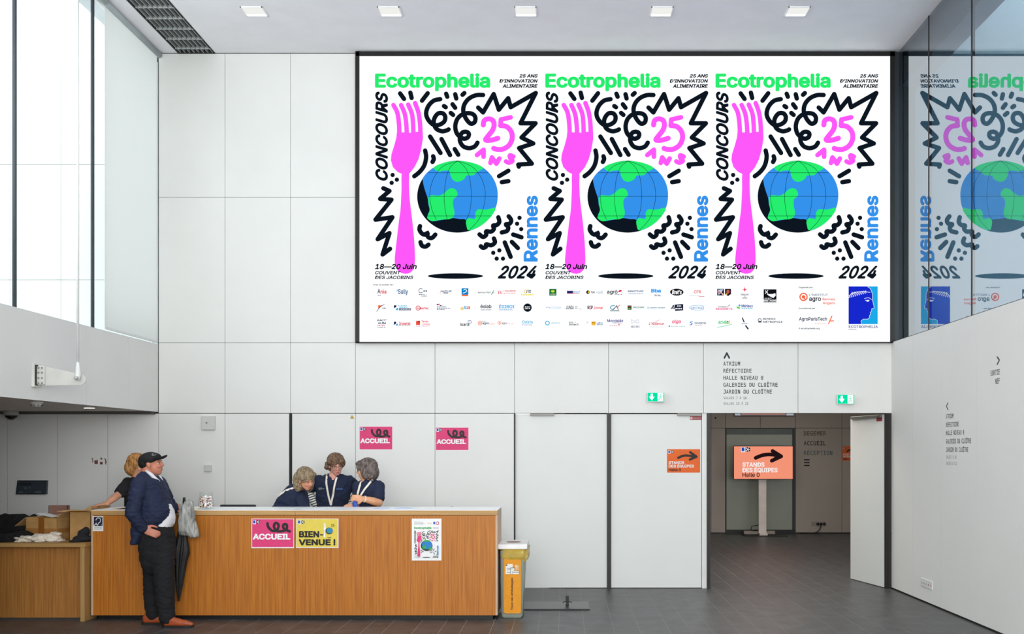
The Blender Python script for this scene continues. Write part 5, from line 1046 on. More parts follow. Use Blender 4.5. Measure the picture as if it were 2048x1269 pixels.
lathe('housing', [(0.083, 0), (0.083, -0.05), (0.075, -0.058)], (xd, 12.4, Z2), mat('camera_grey', (170, 166, 160), 0.5), cd); lathe('dome', [(0.072, -0.058), (0.06, -0.08), (0.03, -0.105), (0.001, -0.112)], (xd, 12.4, Z2), mat('smoked_dome', (18, 18, 20), 0.15), cd)
struct(box('recess_shade_strip', XW, XL-0.03, YW-0.1, YW-0.002, Z2-0.035, Z2-0.002, mat('soffit_recess_shade', (92, 88, 84), 0.8)))  # dark strip whose colour stands for the shade in the soffit recess
# ================================================================ people
def head_basis(yaw, pitch=0, roll=0):
    """yaw 0 = looking towards +X, -90 = towards the camera; pitch up positive"""
    Mt = Matrix.Rotation(math.radians(yaw), 3, 'Z') @ Matrix.Rotation(math.radians(-pitch), 3, 'Y') @ Matrix.Rotation(math.radians(roll), 3, 'X')
    return [Mt @ Vector(v) for v in ((1, 0, 0), (0, 1, 0), (0, 0, 1))]
def head_prims(c, B, s=1.0):
    q = lambda x, y, z: c+(B[0]*x+B[1]*y+B[2]*z)*s
    E = lambda x, y, z, r: ('e', q(x, y, z), tuple(v*s for v in r), B)
    p = [E(-0.012, 0, 0.03, (0.095, 0.074, 0.085)), E(0.02, 0, -0.035, (0.068, 0.06, 0.072)), E(0.045, 0, -0.085, (0.036, 0.034, 0.026)), E(0.03, 0, -0.06, (0.055, 0.052, 0.045)),
         E(0.07, 0, 0.022, (0.02, 0.05, 0.012)), E(0.064, 0.03, -0.025, (0.026, 0.024, 0.024)), E(0.064, -0.03, -0.025, (0.026, 0.024, 0.024)),
         ('c', [(q(0.08, 0, 0.01), 0.009*s), (q(0.104, 0, -0.022), 0.0135*s)]), E(0.092, 0.012, -0.026, (0.011, 0.008, 0.008)), E(0.092, -0.012, -0.026, (0.011, 0.008, 0.008)),
         E(0.081, 0, -0.055, (0.012, 0.022, 0.006)), E(0.079, 0, -0.066, (0.012, 0.019, 0.006))]
    for sy in (1, -1): p += [E(-0.006, sy*0.077, -0.008, (0.019, 0.008, 0.03)), E(-0.014, sy*0.083, 0.004, (0.012, 0.008, 0.018))]
    return p
def face(root, c, B, s=1.0, iris=(60, 45, 35), lip=(170, 92, 84), brow=(70, 56, 44), lids=0.6, skin=None):
    q = lambda x, y, z: c+(B[0]*x+B[1]*y+B[2]*z)*s
    def ell(name, x, y, z, r, m):
        bm = bmesh.new(); Bm = Matrix(B).transposed(); bmesh.ops.create_icosphere(bm, subdivisions=3, radius=1, matrix=Matrix.Translation(q(x, y, z)) @ Bm.to_4x4() @ Matrix.Diagonal((*[v*s for v in r], 1)))
        return bm2(name, bm, m, root, True)
    for sy in (1, -1):
        e = ell('eye', 0.073, sy*0.031, 0.001, (0.0125, 0.0155, 0.0085*lids+0.002), mat('eye_white', (220, 212, 204), 0.3))
        i = ell('iris', 0.0815, sy*0.031, 0.0, (0.005, 0.0062, 0.0062*lids+0.002), mat('iris_%d' % iris[0], iris, 0.25)); 
        tube('eyebrow', [q(0.086, sy*0.014, 0.022), q(0.086, sy*0.03, 0.027), q(0.072, sy*0.048, 0.022)], 0.0035*s, mat('brow_%d' % brow[0], brow, 0.9), root, 6)
        tube('eyelid', [q(0.08, sy*0.017, 0.004), q(0.0865, sy*0.03, 0.0085), q(0.077, sy*0.045, 0.005)], 0.003*s, mat('lid', (128, 78, 62), 0.8), root, 6)
    for zz, nm in ((-0.0545, 'upper_lip'), (-0.0635, 'lower_lip')): ell(nm, 0.086, 0, zz, (0.008, 0.019, 0.0036), mat('lip_%d' % lip[0], lip, 0.5))
def glasses(root, c, B, s=1.0, m=black_m):
    q = lambda x, y, z: c+(B[0]*x+B[1]*y+B[2]*z)*s
    pts = []; g = None
    bm = bmesh.new()
    for sy in (1, -1):
        loop = [q(0.1-0.012*abs(math.cos(t)+sy*0.3), sy*0.033+0.024*math.cos(t), 0.0+0.017*math.sin(t)) for t in [2*math.pi*k/14 for k in range(15)]]
        tube_bm(bm, loop, 0.0022*s, 6); tube_bm(bm, [q(0.085, sy*0.057, 0.004), q(0.0, sy*0.083, 0.008)], 0.0022*s, 6)
    tube_bm(bm, [q(0.1, 0.01, 0.003), q(0.1, -0.01, 0.003)], 0.0022*s, 6)
    return bm2('glasses', bm, m, root, True)
def hand_prims(wr, d, n, sgn=1, curl=0.35, s=1.0, spread=0.12):
    """wr wrist, d along the hand, n out of the back of the hand; fingers curl away from n"""
    d = Vector(d).normalized(); n = Vector(n); n = (n-d*n.dot(d)).normalized(); t = d.cross(n)*sgn; wr = Vector(wr)
    pr = [('e', wr+d*0.05*s, (0.052*s, 0.04*s, 0.016*s), (d, t, n)), ('c', [(wr-d*0.01*s, 0.024*s), (wr+d*0.02*s, 0.022*s)])]
    for k, ln in enumerate((0.066, 0.076, 0.071, 0.056)):
        off = (1.5-k)*0.0185*s; b = wr+d*0.088*s+t*off; a = 0; p = b; ch = [(wr+d*0.05*s+t*off*0.9, 0.0105*s), (b, 0.0100*s)]
        for j, f in enumerate((0.42, 0.32, 0.26)):
            a += curl*(0.9 if j == 0 else 1.15); dd = d*math.cos(a)-n*math.sin(a)+t*(off*spread/0.02*0.1)
            p = p+dd.normalized()*ln*f*s; ch.append((p.copy(), (0.0095-0.0008*j)*s))
        pr.append(('c', ch))
    b = wr+d*0.025*s+t*0.03*s; p1 = b+(d*0.6+t*0.65-n*0.25).normalized()*0.035*s; p2 = p1+(d*0.85+t*0.2-n*0.4).normalized()*0.032*s; p3 = p2+(d*0.9-t*0.1-n*0.4).normalized()*0.022*s
    pr.append(('c', [(wr+d*0.015*s+t*0.012*s, 0.018*s), (b, 0.0155*s), (p1, 0.0125*s), (p2, 0.011*s), (p3, 0.0095*s)])); return pr
def hair(root, c, B, s, extra, m, amp=0.008, fq=45, seed=1, name='hair'):
    q = lambda x, y, z: c+(B[0]*x+B[1]*y+B[2]*z)*s
    pr = [('e', q(x, y, z), tuple(v*s for v in r), B) for x, y, z, r in extra]
    return blob(name, pr, 0.006, m, root, 2, amp, (fq, fq, fq*0.45), seed, 1)
def hairmat(name, c, c2):
    return mat(name, c, 0.55, c2=c2, scale=9, stretch=(6, 6, 1.5), bump=0.5, bscale=14)
def skin(name, c): return mat(name, c, 0.5, var=0.07, scale=14, sss=0.08)
def pxl(rows, Y):
    """loft rows (py, px0, px1, half depth, dy)"""
    return ('l', [(PX(r[1], Y), PX(r[2], Y), Y+(r[4] if len(r) > 4 else 0), r[3], PZ(r[0], Y)) for r in rows])
def striped(name, a, b, n_, k):
    m = bpy.data.materials.new(name); m.use_nodes = True; nt = m.node_tree; bs = nt.nodes['Principled BSDF']; bs.inputs['Roughness'].default_value = 0.85
    tc = nt.nodes.new('ShaderNodeTexCoord'); vm = nt.nodes.new('ShaderNodeVectorMath'); vm.operation = 'DOT_PRODUCT'; vm.inputs[1].default_value = n_
    mm = nt.nodes.new('ShaderNodeMath'); mm.operation = 'MULTIPLY'; mm.inputs[1].default_value = k; fr = nt.nodes.new('ShaderNodeMath'); fr.operation = 'FRACT'; gt = nt.nodes.new('ShaderNodeMath'); gt.operation = 'GREATER_THAN'; gt.inputs[1].default_value = 0.62
    mx = nt.nodes.new('ShaderNodeMix'); mx.data_type = 'RGBA'; mx.inputs['A'].default_value = (*lin(a), 1); mx.inputs['B'].default_value = (*lin(b), 1)
    nt.links.new(tc.outputs['Object'], vm.inputs[0]); nt.links.new(vm.outputs['Value'], mm.inputs[0]); nt.links.new(mm.outputs[0], fr.inputs[0]); nt.links.new(fr.outputs[0], gt.inputs[0]); nt.links.new(gt.outputs[0], mx.inputs['Factor']); nt.links.new(mx.outputs['Result'], bs.inputs['Base Color'])
    return m
def arm_of(sh, el, wr, r=(0.05, 0.04, 0.028)): return ('c', [(sh, r[0]), (sh.lerp(el, 0.5), (r[0]+r[1])/2*1.0), (el, r[1]), (el.lerp(wr, 0.35), r[1]*0.98), (wr, r[2])])
navy = mat('navy_cotton', (24, 34, 60), 0.85, var=0.12, scale=9, bump=0.1, bscale=60)
blackc = mat('black_cotton', (24, 24, 28), 0.9, var=0.1, scale=9)
creamr = mat('cream_ribbon', (232, 224, 214), 0.7)
def legs(Y, xs, zt_, mcloth, root, ydel=0.0, shoe=(30, 28, 28)):
    """trousers and shoes for people standing behind the desk"""
    pr = [('l', [(xs-0.17, xs+0.17, Y, 0.12, zt_), (xs-0.19, xs+0.19, Y, 0.14, zt_-0.14), (xs-0.18, xs+0.18, Y, 0.13, zt_-0.24)])]
    for s_ in (-1, 1):
        pr.append(('c', [(Vector((xs+s_*0.09, Y, zt_-0.2)), 0.088), (Vector((xs+s_*0.095, Y-0.01, 0.5)), 0.064), (Vector((xs+s_*0.1, Y+0.01, 0.11)), 0.05)]))
    blob('trousers', pr, 0.014, mcloth, root, 3)
    for s_ in (-1, 1):
        blob('shoe', [('c', [(Vector((xs+s_*0.1, Y+0.03, 0.045)), 0.043), (Vector((xs+s_*0.105, Y-0.1, 0.036)), 0.034), (Vector((xs+s_*0.11, Y-0.17, 0.032)), 0.028)])], 0.009, mat('shoe_%d' % shoe[0], shoe, 0.5), root, 2)
def bodylegs(Y, xs, zt_):
    pr = [('l', [(xs-0.13, xs+0.13, Y, 0.08, zt_+0.1), (xs-0.15, xs+0.15, Y, 0.1, zt_-0.15)])]
    for s_ in (-1, 1): pr.append(('c', [(Vector((xs+s_*0.09, Y, zt_-0.18)), 0.07), (Vector((xs+s_*0.095, Y-0.01, 0.5)), 0.048), (Vector((xs+s_*0.1, Y+0.01, 0.1)), 0.036), (Vector((xs+s_*0.105, Y-0.12, 0.045)), 0.025)]))
    return pr
def ribbon(name, pts, w_, m, root, nrm=(0, -1, 0)):
    """flat strap through pts"""
    bm = bmesh.new(); pts = [Vector(p) for p in pts]; prev = None; nv = Vector(nrm).normalized()
    for i, p in enumerate(pts):
        d = (pts[min(i+1, len(pts)-1)]-pts[max(i-1, 0)]).normalized(); sd_ = d.cross(nv).normalized()*w_/2
        cur = [bm.verts.new(p+sd_+nv*0.0015), bm.verts.new(p-sd_+nv*0.0015), bm.verts.new(p-sd_-nv*0.0015), bm.verts.new(p+sd_-nv*0.0015)]
        if prev:
            for k in range(4): bm.faces.new((prev[k], prev[(k+1) % 4], cur[(k+1) % 4], cur[k]))
        else: bm.faces.new(cur)
        prev = cur
    bm.faces.new(prev[::-1]); bmesh.ops.recalc_face_normals(bm, faces=bm.faces); return bm2(name, bm, m, root)
def snap(pts, ob, off=0.004, back=-0.6, root=None):
    """drop points along +Y onto the surface of garment ob"""
    from mathutils.bvhtree import BVHTree
    o_ = ORG.get(ob.name, Vector()); bv = BVHTree.FromPolygons([v.co+o_ for v in ob.data.vertices], [tuple(p.vertices) for p in ob.data.polygons]); out = []
    for p in pts:
        h = bv.ray_cast(Vector((p[0], p[1]+back, p[2])), Vector((0, 1, 0)))
        out.append(Vector((p[0], h[0].y-off, p[2])) if h[0] else Vector((p[0], p[1]-0.085, p[2])))
    return out
def dens(pts, n=6):
    q = []
    for a, b in zip(pts, pts[1:]): q += [Vector(a).lerp(Vector(b), i/n) for i in range(n)]
    return q+[Vector(pts[-1])]

# ---------------------------------------------------------------- the man in the cap
YM = 9.93
def M_(px, py, dy=0.0): return P(px, py, YM)+Vector((0, dy, 0))
man = empty('person', (PX(322, YM), YM, 0), 'man in black cap, open navy jacket and tan shoes standing before the desk', 'person')
hc = M_(304.5, 929.5); B = head_basis(0, 8)
sk = skin('skin_ruddy', (196, 128, 104))
near_sh, near_el, near_wr = M_(294, 970, -0.18), M_(288, 1024, -0.27), M_(304, 1056, -0.2)
far_sh, far_el, far_wr = M_(302, 970, 0.18), M_(322, 1022, 0.27), P(352, 1016, 10.2)
pr = head_prims(hc, B, 1.0)+[('c', [(M_(297, 936), 0.062), (M_(295, 950), 0.064), (M_(296, 962), 0.07)]), ('e', M_(296, 940), (0.06, 0.06, 0.05), B)]
pr += [pxl([(955, 284, 312, 0.08), (966, 274, 322, 0.18), (985, 272, 326, 0.17), (1010, 278, 332, 0.15), (1040, 284, 338, 0.14), (1065, 286, 340, 0.14), (1100, 286, 344, 0.13)], YM)]
pr += [arm_of(near_sh, near_el, near_wr), arm_of(far_sh, far_el, far_wr)]
pr += hand_prims(near_wr, (1, 0.05, -0.42), (0, -1, 0.15), -1, 0.25) + hand_prims(far_wr, (1, 0.0, 0.0), (0.1, -1, 0.3), 1, 0.95, 0.95)
for (a, dy) in ((297, 0.09), (338, -0.09)): pr.append(('c', [(M_(a+(4 if a < 300 else -4), 1110, dy*0.6), 0.062), (M_(a, 1175, dy), 0.05), (M_(a+2, 1232, dy), 0.042)]))
blob('body', pr, 0.0062, sk, man, 2)
face(man, hc, B, 1.0, (60, 45, 35), (168, 96, 84), (110, 86, 70), 0.4)
dkn = mat('navy_jacket_wool', (24, 34, 62), 0.8, var=0.15, scale=8, bump=0.12, bscale=90)
sh = blob('shirt', [pxl([(945, 287, 309, 0.06), (954, 288, 313, 0.08), (966, 284, 318, 0.1), (985, 286, 326, 0.12), (1000, 288, 334, 0.13), (1012, 290, 342, 0.12), (1022, 290, 347, 0.12), (1035, 290, 349, 0.12), (1047, 290, 347.5, 0.125), (1056, 290, 342, 0.14), (1061, 292, 336, 0.14)], YM)], 0.009, mat('white_shirt', (224, 224, 228), 0.8), man, 3, 0.004, (10, 10, 14), 2)
jk = [pxl([(944, 284.5, 300, 0.058), (950, 279, 309, 0.09), (958, 274, 319, 0.155, 0), (966, 271, 325, 0.2), (985, 267.5, 331, 0.205), (1005, 267.5, 338, 0.205), (1020, 268, 345, 0.2), (1032, 268, 344, 0.2), (1044, 268.5, 337, 0.195), (1052, 269, 328, 0.19)], YM),
      pxl([(1046, 268.5, 329, 0.19), (1060, 269, 309, 0.185), (1075, 270, 296, 0.18), (1087, 270.5, 289, 0.17)], YM),
      ('c', [(near_sh, 0.078), (near_sh.lerp(near_el, 0.5), 0.07), (near_el, 0.062), (near_el.lerp(near_wr, 0.5), 0.054), (near_el.lerp(near_wr, 0.9), 0.047)]),
      ('c', [(far_sh, 0.076), (far_sh.lerp(far_el, 0.5), 0.068), (far_el, 0.056), (far_el.lerp(far_wr, 0.5), 0.048), (far_el.lerp(far_wr, 0.88), 0.042)])]
jacket = blob('jacket', jk, 0.0085, dkn, man, 3, 0.008, (12, 8, 20), 4, 1)
# collar, trousers, belt, cap, shoes
tube('shirt_collar', [M_(297, 942, -0.062), M_(306, 948, -0.07), M_(314, 956, -0.066), M_(321, 964, -0.045), M_(322.5, 968, -0.02)], [0.012, 0.017, 0.019, 0.016, 0.008], mat('white_shirt', (224, 224, 228)), man, 10)
tube('shirt_collar', [M_(297, 942, 0.062), M_(306, 948, 0.07), M_(314, 956, 0.066), M_(321, 964, 0.045)], [0.012, 0.017, 0.019, 0.012], mat('white_shirt', (224, 224, 228)), man, 10)
tr_m = mat('black_trousers', (20, 21, 24), 0.9, var=0.15, scale=8)
pr = [pxl([(1052, 284, 341, 0.15), (1065, 281, 345, 0.158), (1085, 281, 347, 0.165), (1108, 281.5, 348, 0.155), (1128, 284, 346, 0.13), (1142, 290, 342, 0.09), (1150, 300, 332, 0.05)], YM),
      ('c', [(M_(301, 1098, 0.06), 0.098), (M_(299.5, 1130, 0.07), 0.09), (M_(297.5, 1160, 0.085), 0.081), (M_(295, 1190, 0.09), 0.07), (M_(298, 1222, 0.09), 0.067), (M_(300, 1233, 0.09), 0.067)]),
      ('c', [(M_(329.5, 1098, -0.05), 0.1), (M_(333, 1130, -0.065), 0.097), (M_(335.5, 1160, -0.08), 0.091), (M_(337, 1190, -0.085), 0.082), (M_(340, 1222, -0.085), 0.074), (M_(341, 1234, -0.085), 0.072)])]
blob('trousers', pr, 0.0095, tr_m, man, 3, 0.008, (12, 12, 20), 6, 1)
capm = mat('black_cap_cloth', (16, 17, 19), 0.8, var=0.2, scale=10)
q = lambda x, y, z: hc+B[0]*x+B[1]*y+B[2]*z
BC = head_basis(0, 12)
cap = blob('cap', [('e', q(-0.022, 0, 0.05), (0.108, 0.09, 0.075), BC), ('e', q(-0.06, 0, 0.02), (0.07, 0.083, 0.06), BC), ('e', q(0.02, 0, 0.06), (0.075, 0.078, 0.05), BC)], 0.006, capm, man, 3)
bm = bmesh.new(); prev = None
for i in range(9):
    t = -1+i/4.0; a = t*0.95; r0 = 0.085; xx = 0.07+0.012*(1-t*t); xo = 0.07+0.088*math.sqrt(max(0, 1-(t*0.97)**2))
    cur = [bm.verts.new(hc+BC[0]*x+BC[1]*(t*0.072)+BC[2]*z) for x, z in ((xx-0.02, 0.052-0.012*t*t), (xo, 0.062-0.022*t*t), (xo, 0.058-0.022*t*t), (xx-0.02, 0.046-0.012*t*t))]
    if prev:
        for k in range(4): bm.faces.new((prev[k], prev[(k+1) % 4], cur[(k+1) % 4], cur[k]))
    prev = cur
bmesh.ops.recalc_face_normals(bm, faces=bm.faces); bm2('cap_brim', bm, capm, man, True)
c = Canvas(lambda u, v, k: tuple(hc+BC[0]*(0.045+u*0.02)+BC[1]*(-0.0745+v*0.01)+BC[2]*(0.095-v*0.02)), paint)
c.stroke([(0.9, 0.2), (0.2, 0.1), (0.0, 0.7), (0.5, 1.0), (0.9, 0.7)], 0.2, (205, 210, 208)); c.stroke([(1.3, 0.9), (1.8, 0.7)], 0.2, (205, 210, 208), False); c.build('cap_emblem', man)
tan = mat('tan_leather', (158, 72, 34), 0.4, var=0.15, scale=12); sole = mat('dark_sole', (24, 20, 18), 0.7)
def shoe(px, Yz, L_, root):
    x0 = PX(px, Yz); 
    pr = [('c', [(Vector((x0+0.04, Yz, 0.062)), 0.036), (Vector((x0+0.1, Yz, 0.064)), 0.038), (Vector((x0+0.16, Yz, 0.052)), 0.034)]), ('c', [(Vector((x0+0.04, Yz, 0.045)), 0.035), (Vector((x0+0.15, Yz, 0.044)), 0.038), (Vector((x0+0.22, Yz, 0.038)), 0.034), (Vector((x0+L_-0.03, Yz, 0.03)), 0.022)])]
    o = blob('shoe', pr, 0.006, tan, root, 2)
    for v in o.data.vertices:
        if v.co.z+0 < 0.018: v.co.z = 0.018
    bm = bmesh.new(); pts = [(0.0, 0.02), (0.02, 0.035), (0.12, 0.036), (0.2, 0.042), (L_-0.03, 0.03), (L_, 0.0)]; pts = pts+[(a, -b) for a, b in pts[::-1][1:]]
    A = [bm.verts.new((x0+a, Yz+b, 0.001)) for a, b in pts]; Bq = [bm.verts.new((x0+a, Yz+b, 0.022)) for a, b in pts]; n = len(pts); bm.faces.new(A[::-1]); bm.faces.new(Bq)
    for i in range(n): bm.faces.new((A[i], A[(i+1) % n], Bq[(i+1) % n], Bq[i]))
    bmesh.ops.recalc_face_normals(bm, faces=bm.faces); me = bpy.data.meshes.new('sole'); bm.to_mesh(me); bm.free(); link('sole', me, o, sole)
shoe(284.5, YM+0.07, 0.29, man); shoe(325.5, YM-0.1, 0.305, man)
# umbrella and the grey jacket hanging on it
um = empty('umbrella', P(357, 1203, 10.13), 'furled black umbrella held point down in front of the desk', 'umbrella')
a, b = P(368.5, 999, 10.17), P(357, 1203, 10.12)
tube('handle', [P(368.5, 995.5, 10.17), P(368.3, 1000, 10.17), P(367.5, 1014, 10.17)], [0.012, 0.014, 0.013], black_m, um, 14)
tube('shaft', [P(367.5, 1014, 10.17), b], 0.006, black_m, um, 8)
bm = bmesh.new(); rings = []; n = 48; d, s_, u_ = frame_of(b-a)
for t, r in ((0.12, 0.012), (0.22, 0.028), (0.36, 0.05), (0.47, 0.074), (0.53, 0.082), (0.6, 0.066), (0.72, 0.05), (0.85, 0.035), (0.94, 0.02), (0.99, 0.012), (1.0, 0.008)):
    cc = a.lerp(b, t); rings.append([bm.verts.new(cc+(s_*math.cos(th)+u_*math.sin(th))*r*(0.8+0.2*math.cos(8*th+t*6))) for th in [2*math.pi*k/n for k in range(n)]])
for x_, y_ in zip(rings, rings[1:]):
    for k in range(n): bm.faces.new((x_[k], x_[(k+1) % n], y_[(k+1) % n], y_[k]))
bm.faces.new(rings[0]); bm.faces.new(rings[-1]); bmesh.ops.recalc_face_normals(bm, faces=bm.faces)
bm2('canopy', bm, mat('black_umbrella_cloth', (26, 26, 28), 0.6, var=0.3, scale=10), um, True)
gj = mat('grey_rainproof_cloth', (176, 176, 172), 0.6, c2=(112, 114, 110), scale=7, stretch=(3, 3, 1), bump=0.2, bscale=14)
pr = [('e', P(377, 1010, 10.12), (0.046, 0.04, 0.04)), ('e', P(369, 1016, 10.1), (0.035, 0.035, 0.03)),
      pxl([(1012, 367, 384, 0.035), (1022, 362, 385, 0.045), (1036, 359.5, 388, 0.05), (1050, 358.5, 391, 0.048), (1062, 360, 392, 0.04), (1069, 362, 376, 0.022)], 10.09), pxl([(1050, 372, 391, 0.042), (1062, 374, 394, 0.034), (1074, 380, 396, 0.02)], 10.09)]
o = blob('folded_raincoat', pr, 0.005, gj, None, 2, 0.016, (26, 26, 4.5), 3, 1); rebase(o); tag(o, 'crumpled light grey raincoat hanging from the hand that holds the umbrella', 'clothing')

# ---------------------------------------------------------------- blonde woman behind the man
Yb = 11.15
bl = empty('person', (PX(276, Yb), Yb, 0), 'curly blonde woman in black T-shirt half hidden behind the man in the cap', 'person')
hc = P(275, 932, Yb); B = head_basis(-28, -10); skb = skin('skin_pale', (206, 148, 118))
sh_, el_, wr_ = P(257, 967, Yb-0.03), P(236, 991, Yb-0.18), P(213, 1008.5, Yb-0.38)
pr = head_prims(hc, B, 0.95)+[('c', [(P(274, 944, Yb), 0.05), (P(274, 960, Yb), 0.055)]), pxl([(957, 265, 286, 0.07), (963, 256, 296, 0.09), (985, 254, 298, 0.1), (1010, 258, 294, 0.09), (1045, 256, 296, 0.1)], Yb), arm_of(sh_, el_, wr_, (0.046, 0.041, 0.026)), arm_of(P(296, 967, Yb), P(306, 1015, Yb+0.1), P(302, 1050, Yb-0.1))]
pr += hand_prims(wr_, (-1, -0.25, -0.12), (0, -0.15, 1), 1, 0.3)+hand_prims(P(302, 1050, Yb-0.1), (0, -0.5, -1), (1, 0, 0), 1, 0.3)+bodylegs(Yb, PX(276, Yb), 0.95)
blob('body', pr, 0.0075, skb, bl, 2); face(bl, hc, B, 0.95)
hair(bl, hc, B, 0.95, [(-0.02, 0, 0.04, (0.11, 0.095, 0.095)), (-0.05, 0, -0.03, (0.085, 0.1, 0.095)), (-0.02, 0.06, -0.03, (0.05, 0.04, 0.07)), (-0.02, -0.06, -0.03, (0.05, 0.04, 0.07)), (0.05, 0, 0.08, (0.045, 0.07, 0.03))], hairmat('blonde_curls', (206, 152, 88), (142, 94, 48)), 0.016, 38, 3)
blob('tshirt', [pxl([(955.5, 266, 284, 0.062), (960, 257, 294, 0.1), (968, 249, 302, 0.125), (985, 248, 303, 0.13), (1005, 252, 300, 0.12), (1030, 253, 300, 0.12), (1060, 250, 302, 0.13)], Yb), ('c', [(sh_, 0.062), (sh_.lerp(el_, 0.75), 0.058)]), ('c', [(P(296, 967, Yb), 0.06), (P(302, 990, Yb+0.05), 0.055)])], 0.009, blackc, bl, 3, 0.008, (14, 14, 14), 2, 1)
legs(Yb, PX(276, Yb), 0.95, blackc, bl)

# ---------------------------------------------------------------- bending woman
Y1_ = 11.2
w1 = empty('person', (PX(570, Y1_), Y1_, 0), 'woman in navy top with long ash-blonde hair bending forward over the desk', 'person')
hc = P(612, 960, Y1_-0.16); B = head_basis(-38, -24, 8); sk1 = skin('skin_warm', (212, 146, 116))
pr = head_prims(hc, B, 0.95)+[('c', [(P(606, 966, Y1_-0.1), 0.052), (P(594, 980, Y1_-0.02), 0.055)]), pxl([(978, 578, 604, 0.09), (990, 572, 606, 0.12), (1010, 562, 606, 0.14), (1040, 556, 600, 0.13), (1070, 550, 592, 0.12)], Y1_)]
s1_, e1_, h1_ = P(602, 1000, Y1_-0.12), P(612, 1046, Y1_-0.22), P(650, 1052, Y1_-0.1)
pr += [arm_of(s1_, e1_, h1_), arm_of(P(592, 996, Y1_+0.14), P(606, 1046, Y1_+0.2), P(640, 1055, Y1_+0.12))]+hand_prims(h1_, (1, 0, 0), (0, 0, 1), 1, 0.3)+hand_prims(P(640, 1055, Y1_+0.12), (1, 0, 0), (0, 0, 1), -1, 0.3)+bodylegs(Y1_+0.03, PX(570, Y1_), 0.9)
blob('body', pr, 0.0072, sk1, w1, 2); face(w1, hc, B, 0.95, (70, 56, 46), (176, 96, 86), (120, 96, 76), 0.25)
hair(w1, hc, B, 0.95, [(-0.025, 0, 0.045, (0.108, 0.094, 0.092)), (-0.07, 0, -0.03, (0.07, 0.092, 0.1)), (-0.085, 0.01, -0.09, (0.055, 0.08, 0.07)), (0.052, 0.02, 0.085, (0.034, 0.06, 0.022)), (-0.045, -0.065, -0.09, (0.06, 0.034, 0.062)), (-0.07, -0.066, -0.02, (0.055, 0.034, 0.09)), (0.02, -0.072, 0.055, (0.05, 0.02, 0.038)), (-0.01, 0.072, -0.06, (0.05, 0.03, 0.11))], hairmat('ash_blonde_hair', (164, 142, 112), (96, 82, 64)), 0.01, 50, 6)
t1 = blob('navy_top', [pxl([(970, 580, 596, 0.075, 0.02), (976, 575, 604, 0.12), (985, 567, 612, 0.16), (1000, 555.5, 615, 0.18), (1014, 546, 617.5, 0.185), (1040, 537, 616, 0.19), (1070, 534, 606, 0.18)], Y1_), ('c', [(s1_+Vector((0, 0, 0.0)), 0.075), (s1_.lerp(e1_, 0.9), 0.062)]), ('c', [(P(592, 996, Y1_+0.12), 0.07), (P(604, 1038, Y1_+0.18), 0.06)])], 0.0095, navy, w1, 3, 0.009, (12, 12, 12), 3, 1)
pts = snap(dens([P(594, 976, Y1_), P(585, 978.5, Y1_), P(576, 982, Y1_), P(568, 988, Y1_), P(562.5, 993.5, Y1_)], 3), t1, 0.004)
ribbon('lanyard', pts, 0.022, creamr, w1)
legs(Y1_+0.03, PX(566, Y1_), 0.9, navy, w1)

# ---------------------------------------------------------------- standing woman in the middle
Y2 = 11.62
w2 = empty('person', (PX(664, Y2), Y2, 0), 'tallest of the three women, navy T-shirt over striped sleeves, cream lanyard, hands on hips', 'person')
hc = P(672, 931, Y2-0.06); B = head_basis(-66, -14, 4); sk2 = skin('skin_rosy', (218, 158, 142))
sR, eR, wR = P(700, 964, Y2), P(719, 985, Y2+0.14), P(697, 1014, Y2+0.02); sL, eL, wL = P(638, 963, Y2), P(613, 984, Y2+0.1), P(634, 1012, Y2-0.05)
pr = head_prims(hc, B, 1.0)+[('c', [(P(669, 945, Y2), 0.055), (P(667, 957, Y2), 0.058)]), ('c', [(P(667.5, 953, Y2-0.03), 0.056), (P(667, 961, Y2-0.085), 0.022)]), pxl([(956, 650, 686, 0.05), (966, 642, 694, 0.08), (985, 640, 694, 0.1), (1010, 640, 688, 0.1), (1050, 638, 692, 0.1)], Y2), arm_of(sR, eR, wR), arm_of(sL, eL, wL)]
pr += hand_prims(wR, (-0.5, -0.6, -0.5), (0.3, 0, 1), 1, 0.3)+hand_prims(wL, (0.5, -0.6, -0.5), (-0.3, 0, 1), -1, 0.3)+bodylegs(Y2, PX(664, Y2), 0.98)
blob('body', pr, 0.0072, sk2, w2, 2); face(w2, hc, B, 1.0, (60, 48, 40), (186, 92, 92), (96, 70, 50), 0.35); glasses(w2, hc, B, 1.0, mat('thin_glasses_frame', (110, 84, 66), 0.4))
hair(w2, hc, B, 1.0, [(-0.02, 0, 0.05, (0.104, 0.09, 0.082)), (-0.065, 0, -0.01, (0.06, 0.088, 0.085)), (0.05, 0.0, 0.078, (0.042, 0.066, 0.028)), (0.064, 0.035, 0.058, (0.025, 0.035, 0.018)), (0.0, 0.075, 0.025, (0.042, 0.022, 0.045)), (-0.035, -0.088, -0.005, (0.03, 0.028, 0.04)), (0.02, -0.074, 0.052, (0.045, 0.02, 0.032)), (-0.05, -0.1, -0.035, (0.02, 0.016, 0.02))], hairmat('dark_blonde_hair', (136, 108, 84), (72, 54, 42)), 0.012, 48, 8)
t2 = blob('tshirt', [pxl([(949, 655, 681, 0.055, 0.03), (953, 645, 692, 0.082, 0.02), (959, 636, 702, 0.102, 0.01), (965, 633, 705, 0.116, 0.0), (972, 632, 706, 0.12), (980, 633, 703, 0.122), (995, 633, 698, 0.122), (1010, 632, 694, 0.12), (1035, 630, 696, 0.13), (1065, 628, 700, 0.14)], Y2), ('c', [(sR, 0.066), (sR.lerp(eR, 0.85), 0.06)]), ('c', [(sL, 0.066), (sL.lerp(eL, 0.7), 0.058)])], 0.0085, navy, w2, 3, 0.009, (14, 14, 12), 5, 1)
